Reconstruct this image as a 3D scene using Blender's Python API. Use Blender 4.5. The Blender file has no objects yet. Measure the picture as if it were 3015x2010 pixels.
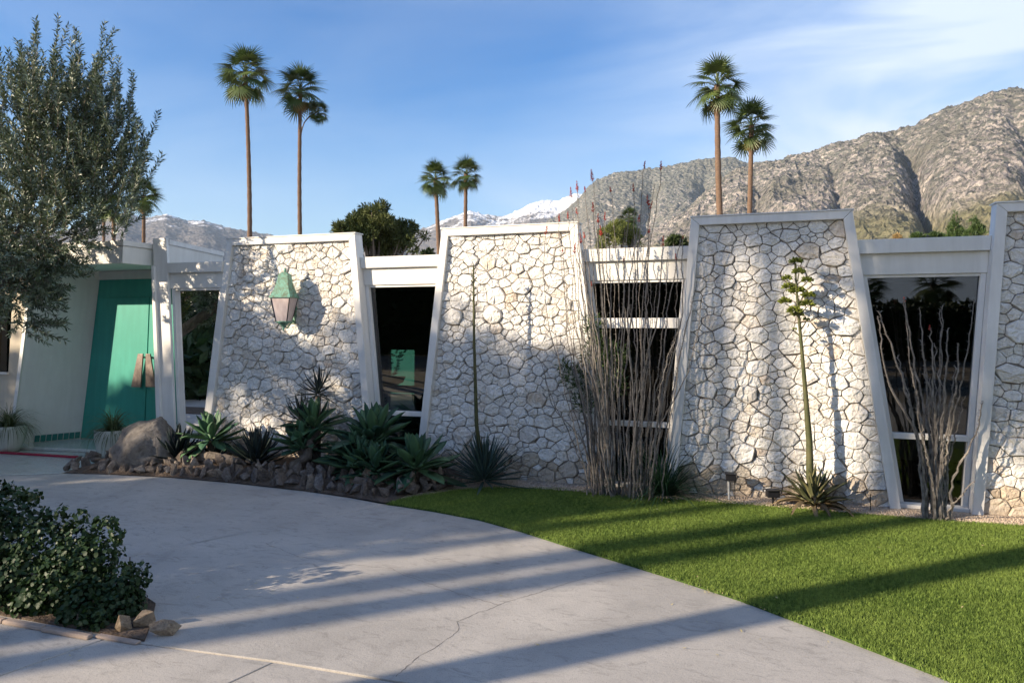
import bpy, math, random
import numpy as np
from mathutils import Vector, Matrix, Euler
R = math.radians
random.seed(7); rng = np.random.default_rng(11)
scene = bpy.context.scene
col = scene.collection

# ------------------------------------------------------------------ camera
# world frame = facade frame: x runs along the facade, y goes into the house, z up; front faces of the wall frames lie on y = 0
FPX, CX, CY, PITCH, YAW = 2150.0, 1507.5, 786.0, R(4.5), R(19.2)
EYE = Vector((0, -7.16, 1.6))
cam_data = bpy.data.cameras.new('camera'); cam = bpy.data.objects.new('camera', cam_data); col.objects.link(cam)
cam_data.sensor_width = 36; cam_data.lens = 36 * FPX / 3015
cam_data.shift_y = -(1005 - CY) / 3015
cam_data.clip_start = 0.05; cam_data.clip_end = 40000
cam.location = EYE; cam.rotation_euler = (R(90) + PITCH, 0, YAW)
scene.camera = cam

def ray(px, py):
    a, b = (px - CX) / FPX, (CY - py) / FPX
    y = math.cos(PITCH) - b * math.sin(PITCH); z = math.sin(PITCH) + b * math.cos(PITCH)
    return Vector((a * math.cos(YAW) - y * math.sin(YAW), a * math.sin(YAW) + y * math.cos(YAW), z))
def at(px, py, Y=0.0):            # point of the photograph on the vertical plane y = Y
    r = ray(px, py); return EYE + r * ((Y - EYE.y) / r.y)
def on(px, py, z=0.0):            # point of the photograph on the level z
    r = ray(px, py); return EYE + r * ((z - EYE.z) / r.z)
def dep(px, py, Z):               # point at the level distance Z ahead of the camera
    r = ray(px, py); f = -r.x * math.sin(YAW) + r.y * math.cos(YAW); return EYE + r * (Z / f)

# ------------------------------------------------------------------ sky and sun
SUN_AZ, SUN_EL = 47.0, 19.0
SDX, SDY = math.sin(R(SUN_AZ)), math.cos(R(SUN_AZ)); STZ = math.tan(R(SUN_EL))
world = bpy.data.worlds.new('World'); scene.world = world; world.use_nodes = True
wn, wl = world.node_tree.nodes, world.node_tree.links
sky = wn.new('ShaderNodeTexSky'); sky.sky_type = 'NISHITA'; sky.sun_disc = False
sky.sun_elevation = R(SUN_EL); sky.sun_rotation = R(180 + SUN_AZ); sky.air_density = 1.0; sky.dust_density = 0.6; sky.ozone_density = 2.2
tc = wn.new('ShaderNodeTexCoord')
mp = wn.new('ShaderNodeMapping'); mp.inputs['Scale'].default_value = (1.5, 1.9, 6.0); mp.inputs['Rotation'].default_value = (0.10, 0.35, 0.3)
mp.inputs['Location'].default_value = (0.35, 0.1, 0.5)
wl.new(tc.outputs['Generated'], mp.inputs[0])
nz = wn.new('ShaderNodeTexNoise'); nz.inputs['Scale'].default_value = 1.25; nz.inputs['Detail'].default_value = 7; nz.inputs['Roughness'].default_value = 0.5; nz.inputs['Distortion'].default_value = 0.9
wl.new(mp.outputs[0], nz.inputs['Vector'])
rp = wn.new('ShaderNodeValToRGB'); rp.color_ramp.elements[0].position = 0.40; rp.color_ramp.elements[1].position = 0.66
wl.new(nz.outputs['Fac'], rp.inputs[0])
# thin cirrus grows denser towards the horizon and towards the far right of the house
sep = wn.new('ShaderNodeSeparateXYZ'); wl.new(tc.outputs['Generated'], sep.inputs[0])
def wmath(op, a, b):
    m = wn.new('ShaderNodeMath'); m.operation = op
    for i, v in enumerate((a, b)):
        if isinstance(v, (int, float)): m.inputs[i].default_value = v
        else: wl.new(v, m.inputs[i])
    return m.outputs[0]
hz_ = wmath('MULTIPLY_ADD', sep.outputs['X'], 0.95)
hz_.node.inputs[2].default_value = 0.58
zz = wmath('MULTIPLY', sep.outputs['Z'], -0.95)
dens = wn.new('ShaderNodeMath'); dens.operation = 'ADD'; dens.use_clamp = True; wl.new(hz_, dens.inputs[0]); wl.new(zz, dens.inputs[1])
dd = wmath('MULTIPLY_ADD', dens.outputs[0], 1.4); dd.node.inputs[2].default_value = 0.10
cf = wn.new('ShaderNodeMath'); cf.operation = 'MULTIPLY'; cf.use_clamp = True; wl.new(rp.outputs[0], cf.inputs[0]); wl.new(dd, cf.inputs[1])
cb = wn.new('ShaderNodeMath'); cb.operation = 'MULTIPLY_ADD'; cb.use_clamp = True; wl.new(dens.outputs[0], cb.inputs[0]); cb.inputs[1].default_value = 0.50; wl.new(wmath('MULTIPLY', cf.outputs[0], 1.25), cb.inputs[2])
mx = wn.new('ShaderNodeMix'); mx.data_type = 'RGBA'
lowh = wn.new('ShaderNodeMath'); lowh.operation = 'SUBTRACT'; lowh.use_clamp = True; lowh.inputs[0].default_value = 0.30; wl.new(sep.outputs['Z'], lowh.inputs[1])
lw = wmath('MULTIPLY', lowh.outputs[0], 1.5)
fin = wn.new('ShaderNodeMath'); fin.operation = 'ADD'; fin.use_clamp = True; wl.new(cb.outputs[0], fin.inputs[0]); wl.new(lw, fin.inputs[1])
wl.new(fin.outputs[0], mx.inputs['Factor']); hs = wn.new('ShaderNodeHueSaturation'); hs.inputs['Saturation'].default_value = 1.72; hs.inputs['Value'].default_value = 0.97; hs.inputs['Hue'].default_value = 0.512; wl.new(sky.outputs[0], hs.inputs['Color']); wl.new(hs.outputs[0], mx.inputs['A']); mx.inputs['B'].default_value = (3.9, 4.5, 5.4, 1)
bg = wn['Background']; wl.new(mx.outputs['Result'], bg.inputs[0]); bg.inputs[1].default_value = 0.088

sun_data = bpy.data.lights.new('sun', 'SUN'); sun = bpy.data.objects.new('sun', sun_data); col.objects.link(sun)
sun_data.energy = 5.0; sun_data.angle = R(0.53); sun_data.color = (1.0, 0.84, 0.64)
sun.rotation_euler = Vector((SDX, SDY, -STZ)).to_track_quat('-Z', 'Y').to_euler()
sun.location = (-20, -20, 20)

scene.view_settings.view_transform = 'Standard'; scene.view_settings.look = 'None'
scene.view_settings.exposure = 1.28; scene.view_settings.gamma = 1.0
scene.view_settings.use_curve_mapping = False
scene.cycles.max_bounces = 8; scene.cycles.transparent_max_bounces = 12; scene.cycles.volume_bounces = 0
scene.cycles.use_denoising = True

# ------------------------------------------------------------------ helpers
def tag(o, label=None, cat=None, group=None, kind=None):
    if label: o['label'] = label
    if cat: o['category'] = cat
    if group: o['group'] = group
    if kind: o['kind'] = kind
    return o
def empty(name, loc, label, cat, group=None, rz=0.0):
    o = bpy.data.objects.new(name, None); col.objects.link(o); o.location = loc; o.rotation_euler.z = rz
    o.empty_display_size = 0.2
    return tag(o, label, cat, group)
def link(name, me, parent=None, loc=None, rot=None, scale=None):
    o = bpy.data.objects.new(name, me); col.objects.link(o)
    if parent: o.parent = parent
    if loc is not None: o.location = loc
    if rot is not None: o.rotation_euler = rot
    if scale is not None: o.scale = scale if hasattr(scale, '__len__') else (scale,) * 3
    return o
class MB:
    def __init__(s): s.v = []; s.f = []
    def add(s, vs, fs):
        b = len(s.v); s.v += [tuple(v) for v in vs]; s.f += [tuple(b + i for i in f) for f in fs]
    def box(s, a, b):
        (x0, y0, z0), (x1, y1, z1) = a, b
        s.hexa([(x0, y0, z0), (x1, y0, z0), (x1, y1, z0), (x0, y1, z0)], [(x0, y0, z1), (x1, y0, z1), (x1, y1, z1), (x0, y1, z1)])
    def hexa(s, bot, top):
        n = len(bot)
        s.add(list(bot) + list(top), [tuple(range(n))[::-1], tuple(range(n, 2 * n))] + [(i, (i + 1) % n, n + (i + 1) % n, n + i) for i in range(n)])
    def prism_y(s, poly, y0, y1):   # outline in (x, z) pushed from y0 to y1
        s.hexa([(x, y0, z) for x, z in poly], [(x, y1, z) for x, z in poly])
    def tube(s, pts, rad, n=6, cap=True):
        pts = [Vector(p) for p in pts]; vs = []; fs = []
        if not hasattr(rad, '__len__'): rad = [rad] * len(pts)
        up = Vector((0.13, 0.21, 0.97))
        for i, p in enumerate(pts):
            t = (pts[min(i + 1, len(pts) - 1)] - pts[max(i - 1, 0)]).normalized()
            a = t.cross(up)
            if a.length < 0.1: a = t.cross(Vector((1, 0, 0)))
            a.normalize(); b = t.cross(a)
            for k in range(n):
                q = 2 * math.pi * k / n
                vs.append(p + (a * math.cos(q) + b * math.sin(q)) * rad[i])
        for i in range(len(pts) - 1):
            for k in range(n):
                fs.append((i * n + k, i * n + (k + 1) % n, (i + 1) * n + (k + 1) % n, (i + 1) * n + k))
        if cap: fs.append(tuple(range(n))[::-1]); fs.append(tuple((len(pts) - 1) * n + k for k in range(n)))
        s.add(vs, fs)
    def lathe(s, prof, n=16, c=(0, 0, 0)):
        vs = [(c[0] + r * math.cos(2 * math.pi * k / n), c[1] + r * math.sin(2 * math.pi * k / n), c[2] + z) for r, z in prof for k in range(n)]
        fs = [(i * n + k, i * n + (k + 1) % n, (i + 1) * n + (k + 1) % n, (i + 1) * n + k) for i in range(len(prof) - 1) for k in range(n)]
        fs += [tuple(range(n))[::-1], tuple((len(prof) - 1) * n + k for k in range(n))]
        s.add(vs, fs)
    def mesh(s, name, mat, smooth=False):
        me = bpy.data.meshes.new(name); me.from_pydata(s.v, [], s.f); me.materials.append(mat)
        if smooth: me.polygons.foreach_set('use_smooth', [True] * len(me.polygons))
        me.update(); return me
    def build(s, name, mat, parent=None, smooth=False, bevel=0.0, loc=None):
        o = link(name, s.mesh(name, mat, smooth), parent, loc)
        if bevel:
            m = o.modifiers.new('bevel', 'BEVEL'); m.width = bevel; m.segments = 2; m.limit_method = 'ANGLE'
        return o
def np_mesh(name, V, F, mat, smooth=False):   # V (n,3), F (m,k) arrays with one face size
    V = np.asarray(V, dtype=np.float32); F = np.asarray(F, dtype=np.int32); k = F.shape[1]
    me = bpy.data.meshes.new(name)
    me.vertices.add(len(V)); me.vertices.foreach_set('co', V.ravel())
    me.loops.add(F.size); me.loops.foreach_set('vertex_index', F.ravel())
    me.polygons.add(len(F)); me.polygons.foreach_set('loop_start', np.arange(len(F), dtype=np.int32) * k)
    me.polygons.foreach_set('loop_total', np.full(len(F), k, dtype=np.int32))
    if smooth: me.polygons.foreach_set('use_smooth', np.ones(len(F), dtype=bool))
    me.update(calc_edges=True); me.materials.append(mat); me.validate(); return me

# ------------------------------------------------------------------ materials
class NT:
    def __init__(s, name, rough=0.8, spec=0.3):
        s.m = bpy.data.materials.new(name); s.m.use_nodes = True; s.n = s.m.node_tree.nodes; s.l = s.m.node_tree.links
        s.b = s.n['Principled BSDF']; s.b.inputs['Roughness'].default_value = rough; s.b.inputs['Specular IOR Level'].default_value = spec
        s._c = None
    def coord(s, kind='Object', scale=(1, 1, 1)):
        if s._c is None: s._c = s.n.new('ShaderNodeTexCoord')
        m = s.n.new('ShaderNodeMapping'); m.inputs['Scale'].default_value = scale; s.l.new(s._c.outputs[kind], m.inputs[0]); return m.outputs[0]
    def world(s, scale=(1, 1, 1)):
        g = s.n.new('ShaderNodeNewGeometry'); m = s.n.new('ShaderNodeMapping'); m.inputs['Scale'].default_value = scale; s.l.new(g.outputs['Position'], m.inputs[0]); return m.outputs[0]
    def put(s, i, v):
        if hasattr(v, 'is_output') or isinstance(v, bpy.types.NodeSocket): s.l.new(v, i)
        elif hasattr(v, '__len__') and len(v) == 3 and i.type == 'RGBA': i.default_value = (*v, 1)
        else: i.default_value = v
    def noise(s, vec, scale=5, detail=4, rough=0.55, dist=0.0, out='Fac'):
        t = s.n.new('ShaderNodeTexNoise'); s.l.new(vec, t.inputs['Vector']); t.inputs['Scale'].default_value = scale; t.inputs['Detail'].default_value = detail
        t.inputs['Roughness'].default_value = rough; t.inputs['Distortion'].default_value = dist; return t.outputs[out]
    def voro(s, vec, scale=5, feat='F1', out='Distance'):
        t = s.n.new('ShaderNodeTexVoronoi'); t.feature = feat; s.l.new(vec, t.inputs['Vector']); t.inputs['Scale'].default_value = scale; return t.outputs[out]
    def ramp(s, fac, stops):
        r = s.n.new('ShaderNodeValToRGB'); e = r.color_ramp.elements
        while len(e) < len(stops): e.new(0.5)
        for k, (p, c) in enumerate(stops): e[k].position = p; e[k].color = (*c, 1) if len(c) == 3 else c
        s.put(r.inputs[0], fac); return r.outputs[0]
    def mix(s, f, a, b, mode='MIX'):
        m = s.n.new('ShaderNodeMix'); m.data_type = 'RGBA'; m.blend_type = mode; s.put(m.inputs['Factor'], f); s.put(m.inputs['A'], a); s.put(m.inputs['B'], b); return m.outputs['Result']
    def math(s, op, a, b=0.0, c=0.0, clamp=False):
        m = s.n.new('ShaderNodeMath'); m.operation = op; m.use_clamp = clamp
        for i, v in enumerate((a, b, c)): s.put(m.inputs[i], v)
        return m.outputs[0]
    def rnd(s): return s.n.new('ShaderNodeObjectInfo').outputs['Random']
    def color(s, c): s.put(s.b.inputs['Base Color'], c); return s
    def bump(s, h, strength=0.4, dist=0.01):
        b = s.n.new('ShaderNodeBump'); b.inputs['Strength'].default_value = strength; b.inputs['Distance'].default_value = dist
        s.put(b.inputs['Height'], h); s.l.new(b.outputs[0], s.b.inputs['Normal']); return s
def g3(v): return (v, v, v)

def paint(name, c, c2=None, rough=0.6, bump=0.25):
    t = NT(name, rough, 0.35); v = t.world()
    c2 = c2 or tuple(x * 0.86 for x in c)
    n = t.noise(v, 2.3, 6, 0.65); n2 = t.noise(t.world((14, 14, 1.5)), 1.0, 4)
    f = t.math('MULTIPLY', n, n2); cc = t.mix(t.ramp(f, [(0.16, g3(0)), (0.40, g3(1))]), c2, c)
    t.color(cc).bump(t.noise(v, 90, 4, 0.6), bump, 0.002); return t.m
M = {}
M['frame'] = paint('painted_wood_trim', (0.80, 0.785, 0.75), (0.68, 0.66, 0.62))
M['fascia'] = paint('painted_fascia', (0.76, 0.74, 0.69), (0.66, 0.64, 0.59))
M['stucco'] = paint('white_stucco', (0.74, 0.73, 0.68), (0.66, 0.65, 0.60), 0.85, 0.6)
M['beige'] = paint('beige_stucco', (0.60, 0.53, 0.41), (0.52, 0.46, 0.36), 0.9, 0.7)
M['door'] = paint('turquoise_door_paint', (0.055, 0.34, 0.265), (0.045, 0.29, 0.225), 0.4, 0.15)
M['tile'] = paint('turquoise_tile', (0.03, 0.20, 0.17), (0.02, 0.15, 0.13), 0.15, 0.05)
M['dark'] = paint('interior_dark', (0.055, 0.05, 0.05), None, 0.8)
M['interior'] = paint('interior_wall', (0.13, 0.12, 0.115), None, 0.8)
M['white'] = paint('white_upholstery', (0.75, 0.75, 0.73), None, 0.6)
M['black'] = paint('black_metal', (0.012, 0.012, 0.016), None, 0.4)
M['grey_plastic'] = paint('grey_conduit', (0.35, 0.36, 0.37), None, 0.6)
M['red'] = paint('red_strip', (0.36, 0.012, 0.045), None, 0.5)
M['pot'] = paint('pale_ceramic', (0.55, 0.56, 0.50), None, 0.5)
M['curb'] = paint('pink_mortar_curb', (0.40, 0.31, 0.25), (0.30, 0.235, 0.19), 0.9, 1.0)
M['roof'] = paint('roof_gravel', (0.42, 0.40, 0.37), None, 0.9)

def stone_mat(name, stops, tint, blotch):
    t = NT(name, 0.92, 0.2); v = t.coord('Object'); w = t.world()
    base = t.ramp(t.rnd(), stops)
    a = t.mix(t.ramp(t.noise(w, 9, 5, 0.65), [(0.40, g3(0)), (0.66, g3(1))]), base, tint)
    a = t.mix(t.ramp(t.noise(w, 3.0, 3), [(0.50, g3(0)), (0.78, g3(0.55))]), a, blotch)
    a = t.mix(t.ramp(t.noise(w, 70, 4, 0.7), [(0.30, g3(0.45)), (0.50, g3(0))]), a, tuple(x * 0.62 for x in tint))
    t.color(a)
    h = t.math('ADD', t.math('MULTIPLY', t.noise(w, 26, 6, 0.65, 0.4), 1.0), t.math('MULTIPLY', t.voro(w, 38), 0.35))
    t.bump(h, 0.9, 0.022); return t.m
M['stone'] = stone_mat('limewashed_stone', [(0.0, (0.54, 0.505, 0.465)), (0.25, (0.70, 0.675, 0.635)), (0.80, (0.79, 0.77, 0.73)), (0.94, (0.66, 0.58, 0.48)), (1.0, (0.56, 0.46, 0.37))], (0.81, 0.795, 0.755), (0.66, 0.58, 0.48))
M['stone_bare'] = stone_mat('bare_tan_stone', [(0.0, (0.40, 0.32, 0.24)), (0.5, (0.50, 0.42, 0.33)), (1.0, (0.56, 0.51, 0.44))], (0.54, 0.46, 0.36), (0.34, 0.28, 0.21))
t = NT('mortar', 0.95, 0.1); t.color(t.ramp(t.noise(t.world(), 14, 4), [(0.35, (0.17, 0.145, 0.12)), (0.7, (0.42, 0.385, 0.34))])).bump(t.noise(t.world(), 60, 4), 0.8, 0.01); M['mortar'] = t.m
def rock_mat(name, stops, scale=7):
    t = NT(name, 0.85, 0.25); w = t.world()
    a = t.mix(0.55, t.ramp(t.rnd(), stops), t.ramp(t.noise(w, scale, 6, 0.65, 1.2), [(0.32, stops[0][1]), (0.52, stops[1][1]), (0.70, stops[-1][1])]))
    a = t.mix(t.ramp(t.noise(w, scale * 6, 4, 0.7), [(0.35, g3(0.6)), (0.55, g3(0))]), a, tuple(x * 0.5 for x in stops[0][1]))
    t.color(a).bump(t.noise(w, scale * 5, 7, 0.7, 0.6), 0.9, 0.03); return t.m
M['rock'] = rock_mat('brown_garden_rock', [(0.0, (0.10, 0.08, 0.068)), (0.3, (0.21, 0.165, 0.13)), (0.6, (0.13, 0.13, 0.135)), (0.85, (0.38, 0.29, 0.20)), (1.0, (0.44, 0.41, 0.37))])
M['boulder'] = rock_mat('grey_boulder', [(0.0, (0.13, 0.115, 0.10)), (0.5, (0.22, 0.195, 0.17)), (1.0, (0.32, 0.29, 0.255))], 3.0)
M['rock_tan'] = rock_mat('tan_garden_rock', [(0.0, (0.22, 0.15, 0.10)), (0.5, (0.36, 0.26, 0.165)), (1.0, (0.46, 0.37, 0.27))], 9)

def concrete_mat(name, c1, c2, c3, rough=0.85, spec=0.25):
    t = NT(name, rough, spec); w = t.world()
    a = t.ramp(t.noise(w, 0.9, 7, 0.62, 0.8), [(0.32, c1), (0.52, c2), (0.72, c3)])
    a = t.mix(t.ramp(t.noise(t.world((1, 2.2, 1)), 5.0, 7, 0.75, 1.6), [(0.30, g3(0.85)), (0.48, g3(0))]), a, tuple(x * 0.74 for x in c1))
    a = t.mix(t.ramp(t.noise(w, 0.45, 3, 0.5, 0.4), [(0.50, g3(0)), (0.72, g3(0.4))]), a, (0.40, 0.34, 0.26))
    a = t.mix(t.ramp(t.noise(t.world((1.0, 0.35, 1)), 1.3, 8, 0.72, 2.0), [(0.56, g3(0)), (0.66, g3(0.35))]), a, tuple(x * 0.72 for x in c2))
    a = t.mix(t.ramp(t.noise(w, 160, 2, 0.6), [(0.30, g3(0.7)), (0.45, g3(0))]), a, tuple(x * 0.55 for x in c1))
    t.color(a).bump(t.math('ADD', t.noise(w, 55, 6, 0.7), t.math('MULTIPLY', t.noise(w, 6, 4, 0.6, 1.0), 0.6)), 0.35, 0.006); return t.m
M['concrete'] = concrete_mat('driveway_concrete', (0.33, 0.31, 0.28), (0.43, 0.40, 0.36), (0.50, 0.465, 0.415))
M['terrazzo'] = concrete_mat('polished_porch', (0.50, 0.52, 0.49), (0.55, 0.57, 0.53), (0.60, 0.61, 0.57), 0.09, 0.6)
t = NT('concrete_stain', 0.8, 0.3); t.color(t.ramp(t.noise(t.world(), 4, 5), [(0.3, (0.25, 0.225, 0.195)), (0.7, (0.30, 0.27, 0.235))])); M['stain'] = t.m
M['crack'] = paint('dark_crack', (0.085, 0.075, 0.065), None, 0.9)
t = NT('soil', 0.95, 0.1); t.color(t.ramp(t.noise(t.world(), 9, 6, 0.7), [(0.3, (0.075, 0.055, 0.042)), (0.7, (0.17, 0.13, 0.10))])).bump(t.noise(t.world(), 40, 5), 1, 0.03); M['soil'] = t.m
t = NT('desert_ground', 0.95, 0.1); t.color(t.ramp(t.noise(t.world(), 0.25, 7, 0.7), [(0.3, (0.22, 0.185, 0.145)), (0.55, (0.27, 0.235, 0.185)), (0.75, (0.14, 0.15, 0.085))])).bump(t.noise(t.world(), 12, 5), 0.6, 0.03); M['desert'] = t.m
t = NT('gravel', 0.95, 0.15); w = t.world(); t.color(t.mix(t.voro(w, 75, out='Color'), (0.36, 0.29, 0.22), (0.56, 0.46, 0.36))).bump(t.voro(w, 75), 1.0, 0.012); M['gravel'] = t.m
t = NT('pebble', 0.9, 0.2); t.color(t.ramp(t.noise(t.world(), 60, 2), [(0.3, (0.28, 0.21, 0.15)), (0.5, (0.48, 0.38, 0.29)), (0.7, (0.62, 0.53, 0.43))])); M['pebble'] = t.m
t = NT('turf_soil', 0.95, 0.1); t.color(t.ramp(t.noise(t.world(), 20, 4), [(0.3, (0.03, 0.055, 0.012)), (0.7, (0.06, 0.10, 0.022))])); M['turf'] = t.m

def leaf_mat(name, c1, c2, back=None, rough=0.5, spec=0.4, nscale=3.0, trans=0.25, perobj=False, fine=None):
    t = NT(name, rough, spec); w = t.world()
    f = t.noise(w, nscale, 3, 0.6)
    if perobj: f = t.math('ADD', t.math('MULTIPLY', f, 0.5), t.math('MULTIPLY', t.rnd(), 0.5))
    c = t.ramp(f, [(0.3, c1), (0.7, c2)])
    if fine: c = t.mix(t.ramp(t.noise(w, fine, 2), [(0.45, g3(0)), (0.6, g3(0.6))]), c, tuple(min(1, x * 1.7) for x in c2))
    if back:
        g = t.n.new('ShaderNodeNewGeometry'); c = t.mix(g.outputs['Backfacing'], c, back)
    t.color(c)
    if trans:
        tr = t.n.new('ShaderNodeBsdfTranslucent'); t.put(tr.inputs[0], c); ms = t.n.new('ShaderNodeMixShader'); ms.inputs[0].default_value = trans
        t.l.new(t.b.outputs[0], ms.inputs[1]); t.l.new(tr.outputs[0], ms.inputs[2]); t.l.new(ms.outputs[0], t.n['Material Output'].inputs[0])
    return t.m
M['grass'] = leaf_mat('grass_blade', (0.07, 0.13, 0.022), (0.20, 0.27, 0.058), None, 0.6, 0.25, 1.6, 0.35, fine=35)
M['olive'] = leaf_mat('olive_leaf', (0.020, 0.034, 0.014), (0.062, 0.086, 0.032), (0.16, 0.20, 0.135), 0.42, 0.5, 2.0, 0.12, fine=22)
M['hedge'] = leaf_mat('glossy_round_leaf', (0.005, 0.014, 0.004), (0.019, 0.044, 0.009), (0.02, 0.045, 0.014), 0.5, 0.3, 6.0, 0.12, fine=30)
M['agave'] = leaf_mat('green_agave_leaf', (0.042, 0.105, 0.062), (0.09, 0.18, 0.085), None, 0.5, 0.35, 5.0, 0.08, True)
M['agave_dark'] = leaf_mat('dark_agave_leaf', (0.016, 0.026, 0.028), (0.035, 0.05, 0.042), None, 0.5, 0.3, 5.0, 0.0, True)
M['agave_blue'] = leaf_mat('blue_agave_leaf', (0.035, 0.065, 0.058), (0.065, 0.105, 0.085), None, 0.5, 0.3, 5.0, 0.0, True)
M['agave_var'] = leaf_mat('mottled_agave_leaf', (0.055, 0.075, 0.035), (0.16, 0.15, 0.07), None, 0.55, 0.3, 14.0, 0.05, True)
M['agave_dry'] = leaf_mat('dry_agave_leaf', (0.10, 0.075, 0.045), (0.24, 0.18, 0.10), None, 0.8, 0.1, 8.0, 0.0, True)
M['stalk'] = leaf_mat('flower_stalk', (0.055, 0.065, 0.028), (0.10, 0.095, 0.045), None, 0.6, 0.2, 12, 0.0)
M['bloom'] = leaf_mat('agave_bloom', (0.10, 0.13, 0.02), (0.22, 0.25, 0.05), None, 0.6, 0.2, 30, 0.1)
M['cane'] = leaf_mat('ocotillo_cane', (0.10, 0.09, 0.082), (0.27, 0.245, 0.215), None, 0.85, 0.1, 25, 0.0)
M['red_bloom'] = leaf_mat('red_ocotillo_bloom', (0.30, 0.035, 0.03), (0.48, 0.09, 0.06), None, 0.7, 0.1, 25, 0.1)
M['shrub'] = leaf_mat('narrow_green_leaf', (0.03, 0.06, 0.018), (0.085, 0.13, 0.04), None, 0.5, 0.3, 8, 0.2)
M['reed'] = leaf_mat('reed_leaf', (0.02, 0.06, 0.025), (0.04, 0.095, 0.04), None, 0.5, 0.3, 8, 0.1)
M['grasstuft'] = leaf_mat('tuft_leaf', (0.045, 0.07, 0.025), (0.13, 0.15, 0.06), None, 0.6, 0.3, 12, 0.15)
M['palm'] = leaf_mat('palm_frond', (0.045, 0.078, 0.02), (0.12, 0.16, 0.045), None, 0.42, 0.45, 1.2, 0.2, True)
M['palm_dry'] = leaf_mat('dry_palm_frond', (0.16, 0.11, 0.05), (0.34, 0.24, 0.11), None, 0.8, 0.1, 1.5, 0.15, True)
M['conifer'] = leaf_mat('dark_tree_leaf', (0.018, 0.036, 0.012), (0.06, 0.085, 0.025), None, 0.6, 0.2, 0.8, 0.15)
M['paloverde'] = leaf_mat('yellow_green_leaf', (0.10, 0.13, 0.03), (0.20, 0.22, 0.06), None, 0.6, 0.2, 1.0, 0.25)
M['litter'] = leaf_mat('fallen_leaf', (0.45, 0.36, 0.16), (0.62, 0.54, 0.28), None, 0.8, 0.1, 6, 0.1)
M['evergreen'] = leaf_mat('evergreen_leaf', (0.026, 0.046, 0.016), (0.12, 0.135, 0.042), None, 0.6, 0.2, 0.5, 0.15)
def bark(name, c1, c2, sc=(4, 4, 40)):
    t = NT(name, 0.9, 0.1); w = t.world(sc); n = t.noise(w, 1, 5, 0.7, 0.6); t.color(t.ramp(n, [(0.3, c1), (0.7, c2)])).bump(n, 1, 0.05); return t.m
M['palm_trunk'] = bark('palm_trunk', (0.11, 0.075, 0.055), (0.25, 0.165, 0.115))
M['bark'] = bark('grey_bark', (0.10, 0.085, 0.07), (0.24, 0.20, 0.165), (12, 12, 4))
t = NT('verdigris_copper', 0.6, 0.4); w = t.world()
t.color(t.mix(t.ramp(t.noise(w, 22, 5, 0.7, 1.0), [(0.38, g3(1)), (0.62, g3(0))]), (0.17, 0.40, 0.31), (0.12, 0.16, 0.10))).bump(t.noise(w, 120, 4), 0.3, 0.004); M['copper'] = t.m
t = NT('frosted_lamp_glass', 0.35, 0.5); t.color(t.ramp(t.noise(t.world((10, 10, 2)), 3, 3), [(0.3, (0.50, 0.40, 0.38)), (0.7, (0.68, 0.58, 0.55))])); M['lampglass'] = t.m
t = NT('bronze_handle', 0.5, 0.4); t.b.inputs['Metallic'].default_value = 0.35; t.color(t.ramp(t.noise(t.world(), 16, 5, 0.7), [(0.3, (0.13, 0.10, 0.085)), (0.7, (0.27, 0.22, 0.19))])); M['bronze'] = t.m
# window glass: clear pane with a mirror-like reflection that grows at grazing angles
m = bpy.data.materials.new('tinted_window_glass'); m.use_nodes = True; n_, l_ = m.node_tree.nodes, m.node_tree.links; n_.remove(n_['Principled BSDF'])
tr = n_.new('ShaderNodeBsdfTransparent'); tr.inputs[0].default_value = (0.40, 0.42, 0.42, 1); gl = n_.new('ShaderNodeBsdfGlossy'); gl.inputs['Roughness'].default_value = 0.0; gl.inputs[0].default_value = (1, 1, 1, 1)
fr = n_.new('ShaderNodeFresnel'); fr.inputs[0].default_value = 1.52; ad = n_.new('ShaderNodeMath'); ad.operation = 'MULTIPLY_ADD'; ad.inputs[1].default_value = 1.3; ad.inputs[2].default_value = 0.01; l_.new(fr.outputs[0], ad.inputs[0])
ms = n_.new('ShaderNodeMixShader'); l_.new(ad.outputs[0], ms.inputs[0]); l_.new(tr.outputs[0], ms.inputs[1]); l_.new(gl.outputs[0], ms.inputs[2]); l_.new(ms.outputs[0], n_['Material Output'].inputs[0]); M['glass'] = m

# ------------------------------------------------------------------ noise for terrain
def vnoise(x, y, seed):
    xi = np.floor(x).astype(np.int64); yi = np.floor(y).astype(np.int64); xf = x - xi; yf = y - yi
    u = xf * xf * xf * (xf * (xf * 6 - 15) + 10); v = yf * yf * yf * (yf * (yf * 6 - 15) + 10)
    def h(a, b):
        n = (a * 374761393 + b * 668265263 + seed * 1442695041) & 0xFFFFFFFF
        n = ((n ^ (n >> 13)) * 1274126177) & 0xFFFFFFFF
        return ((n ^ (n >> 16)) & 0xFFFF) / 65535.0
    a, b, c, d = h(xi, yi), h(xi + 1, yi), h(xi, yi + 1), h(xi + 1, yi + 1)
    return (a * (1 - u) + b * u) * (1 - v) + (c * (1 - u) + d * u) * v
def fbm(x, y, o, seed, ridged=False, gain=0.5):
    s = np.zeros_like(x); a = 1.0; t = 0
    for k in range(o):
        n = vnoise(x, y, seed + k * 17)
        if ridged: n = 1 - np.abs(2 * n - 1); n = n * n
        s += a * n; t += a; a *= gain; x, y = x * 2.03 + 13.7, y * 2.03 + 7.1
    return s / t

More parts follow.
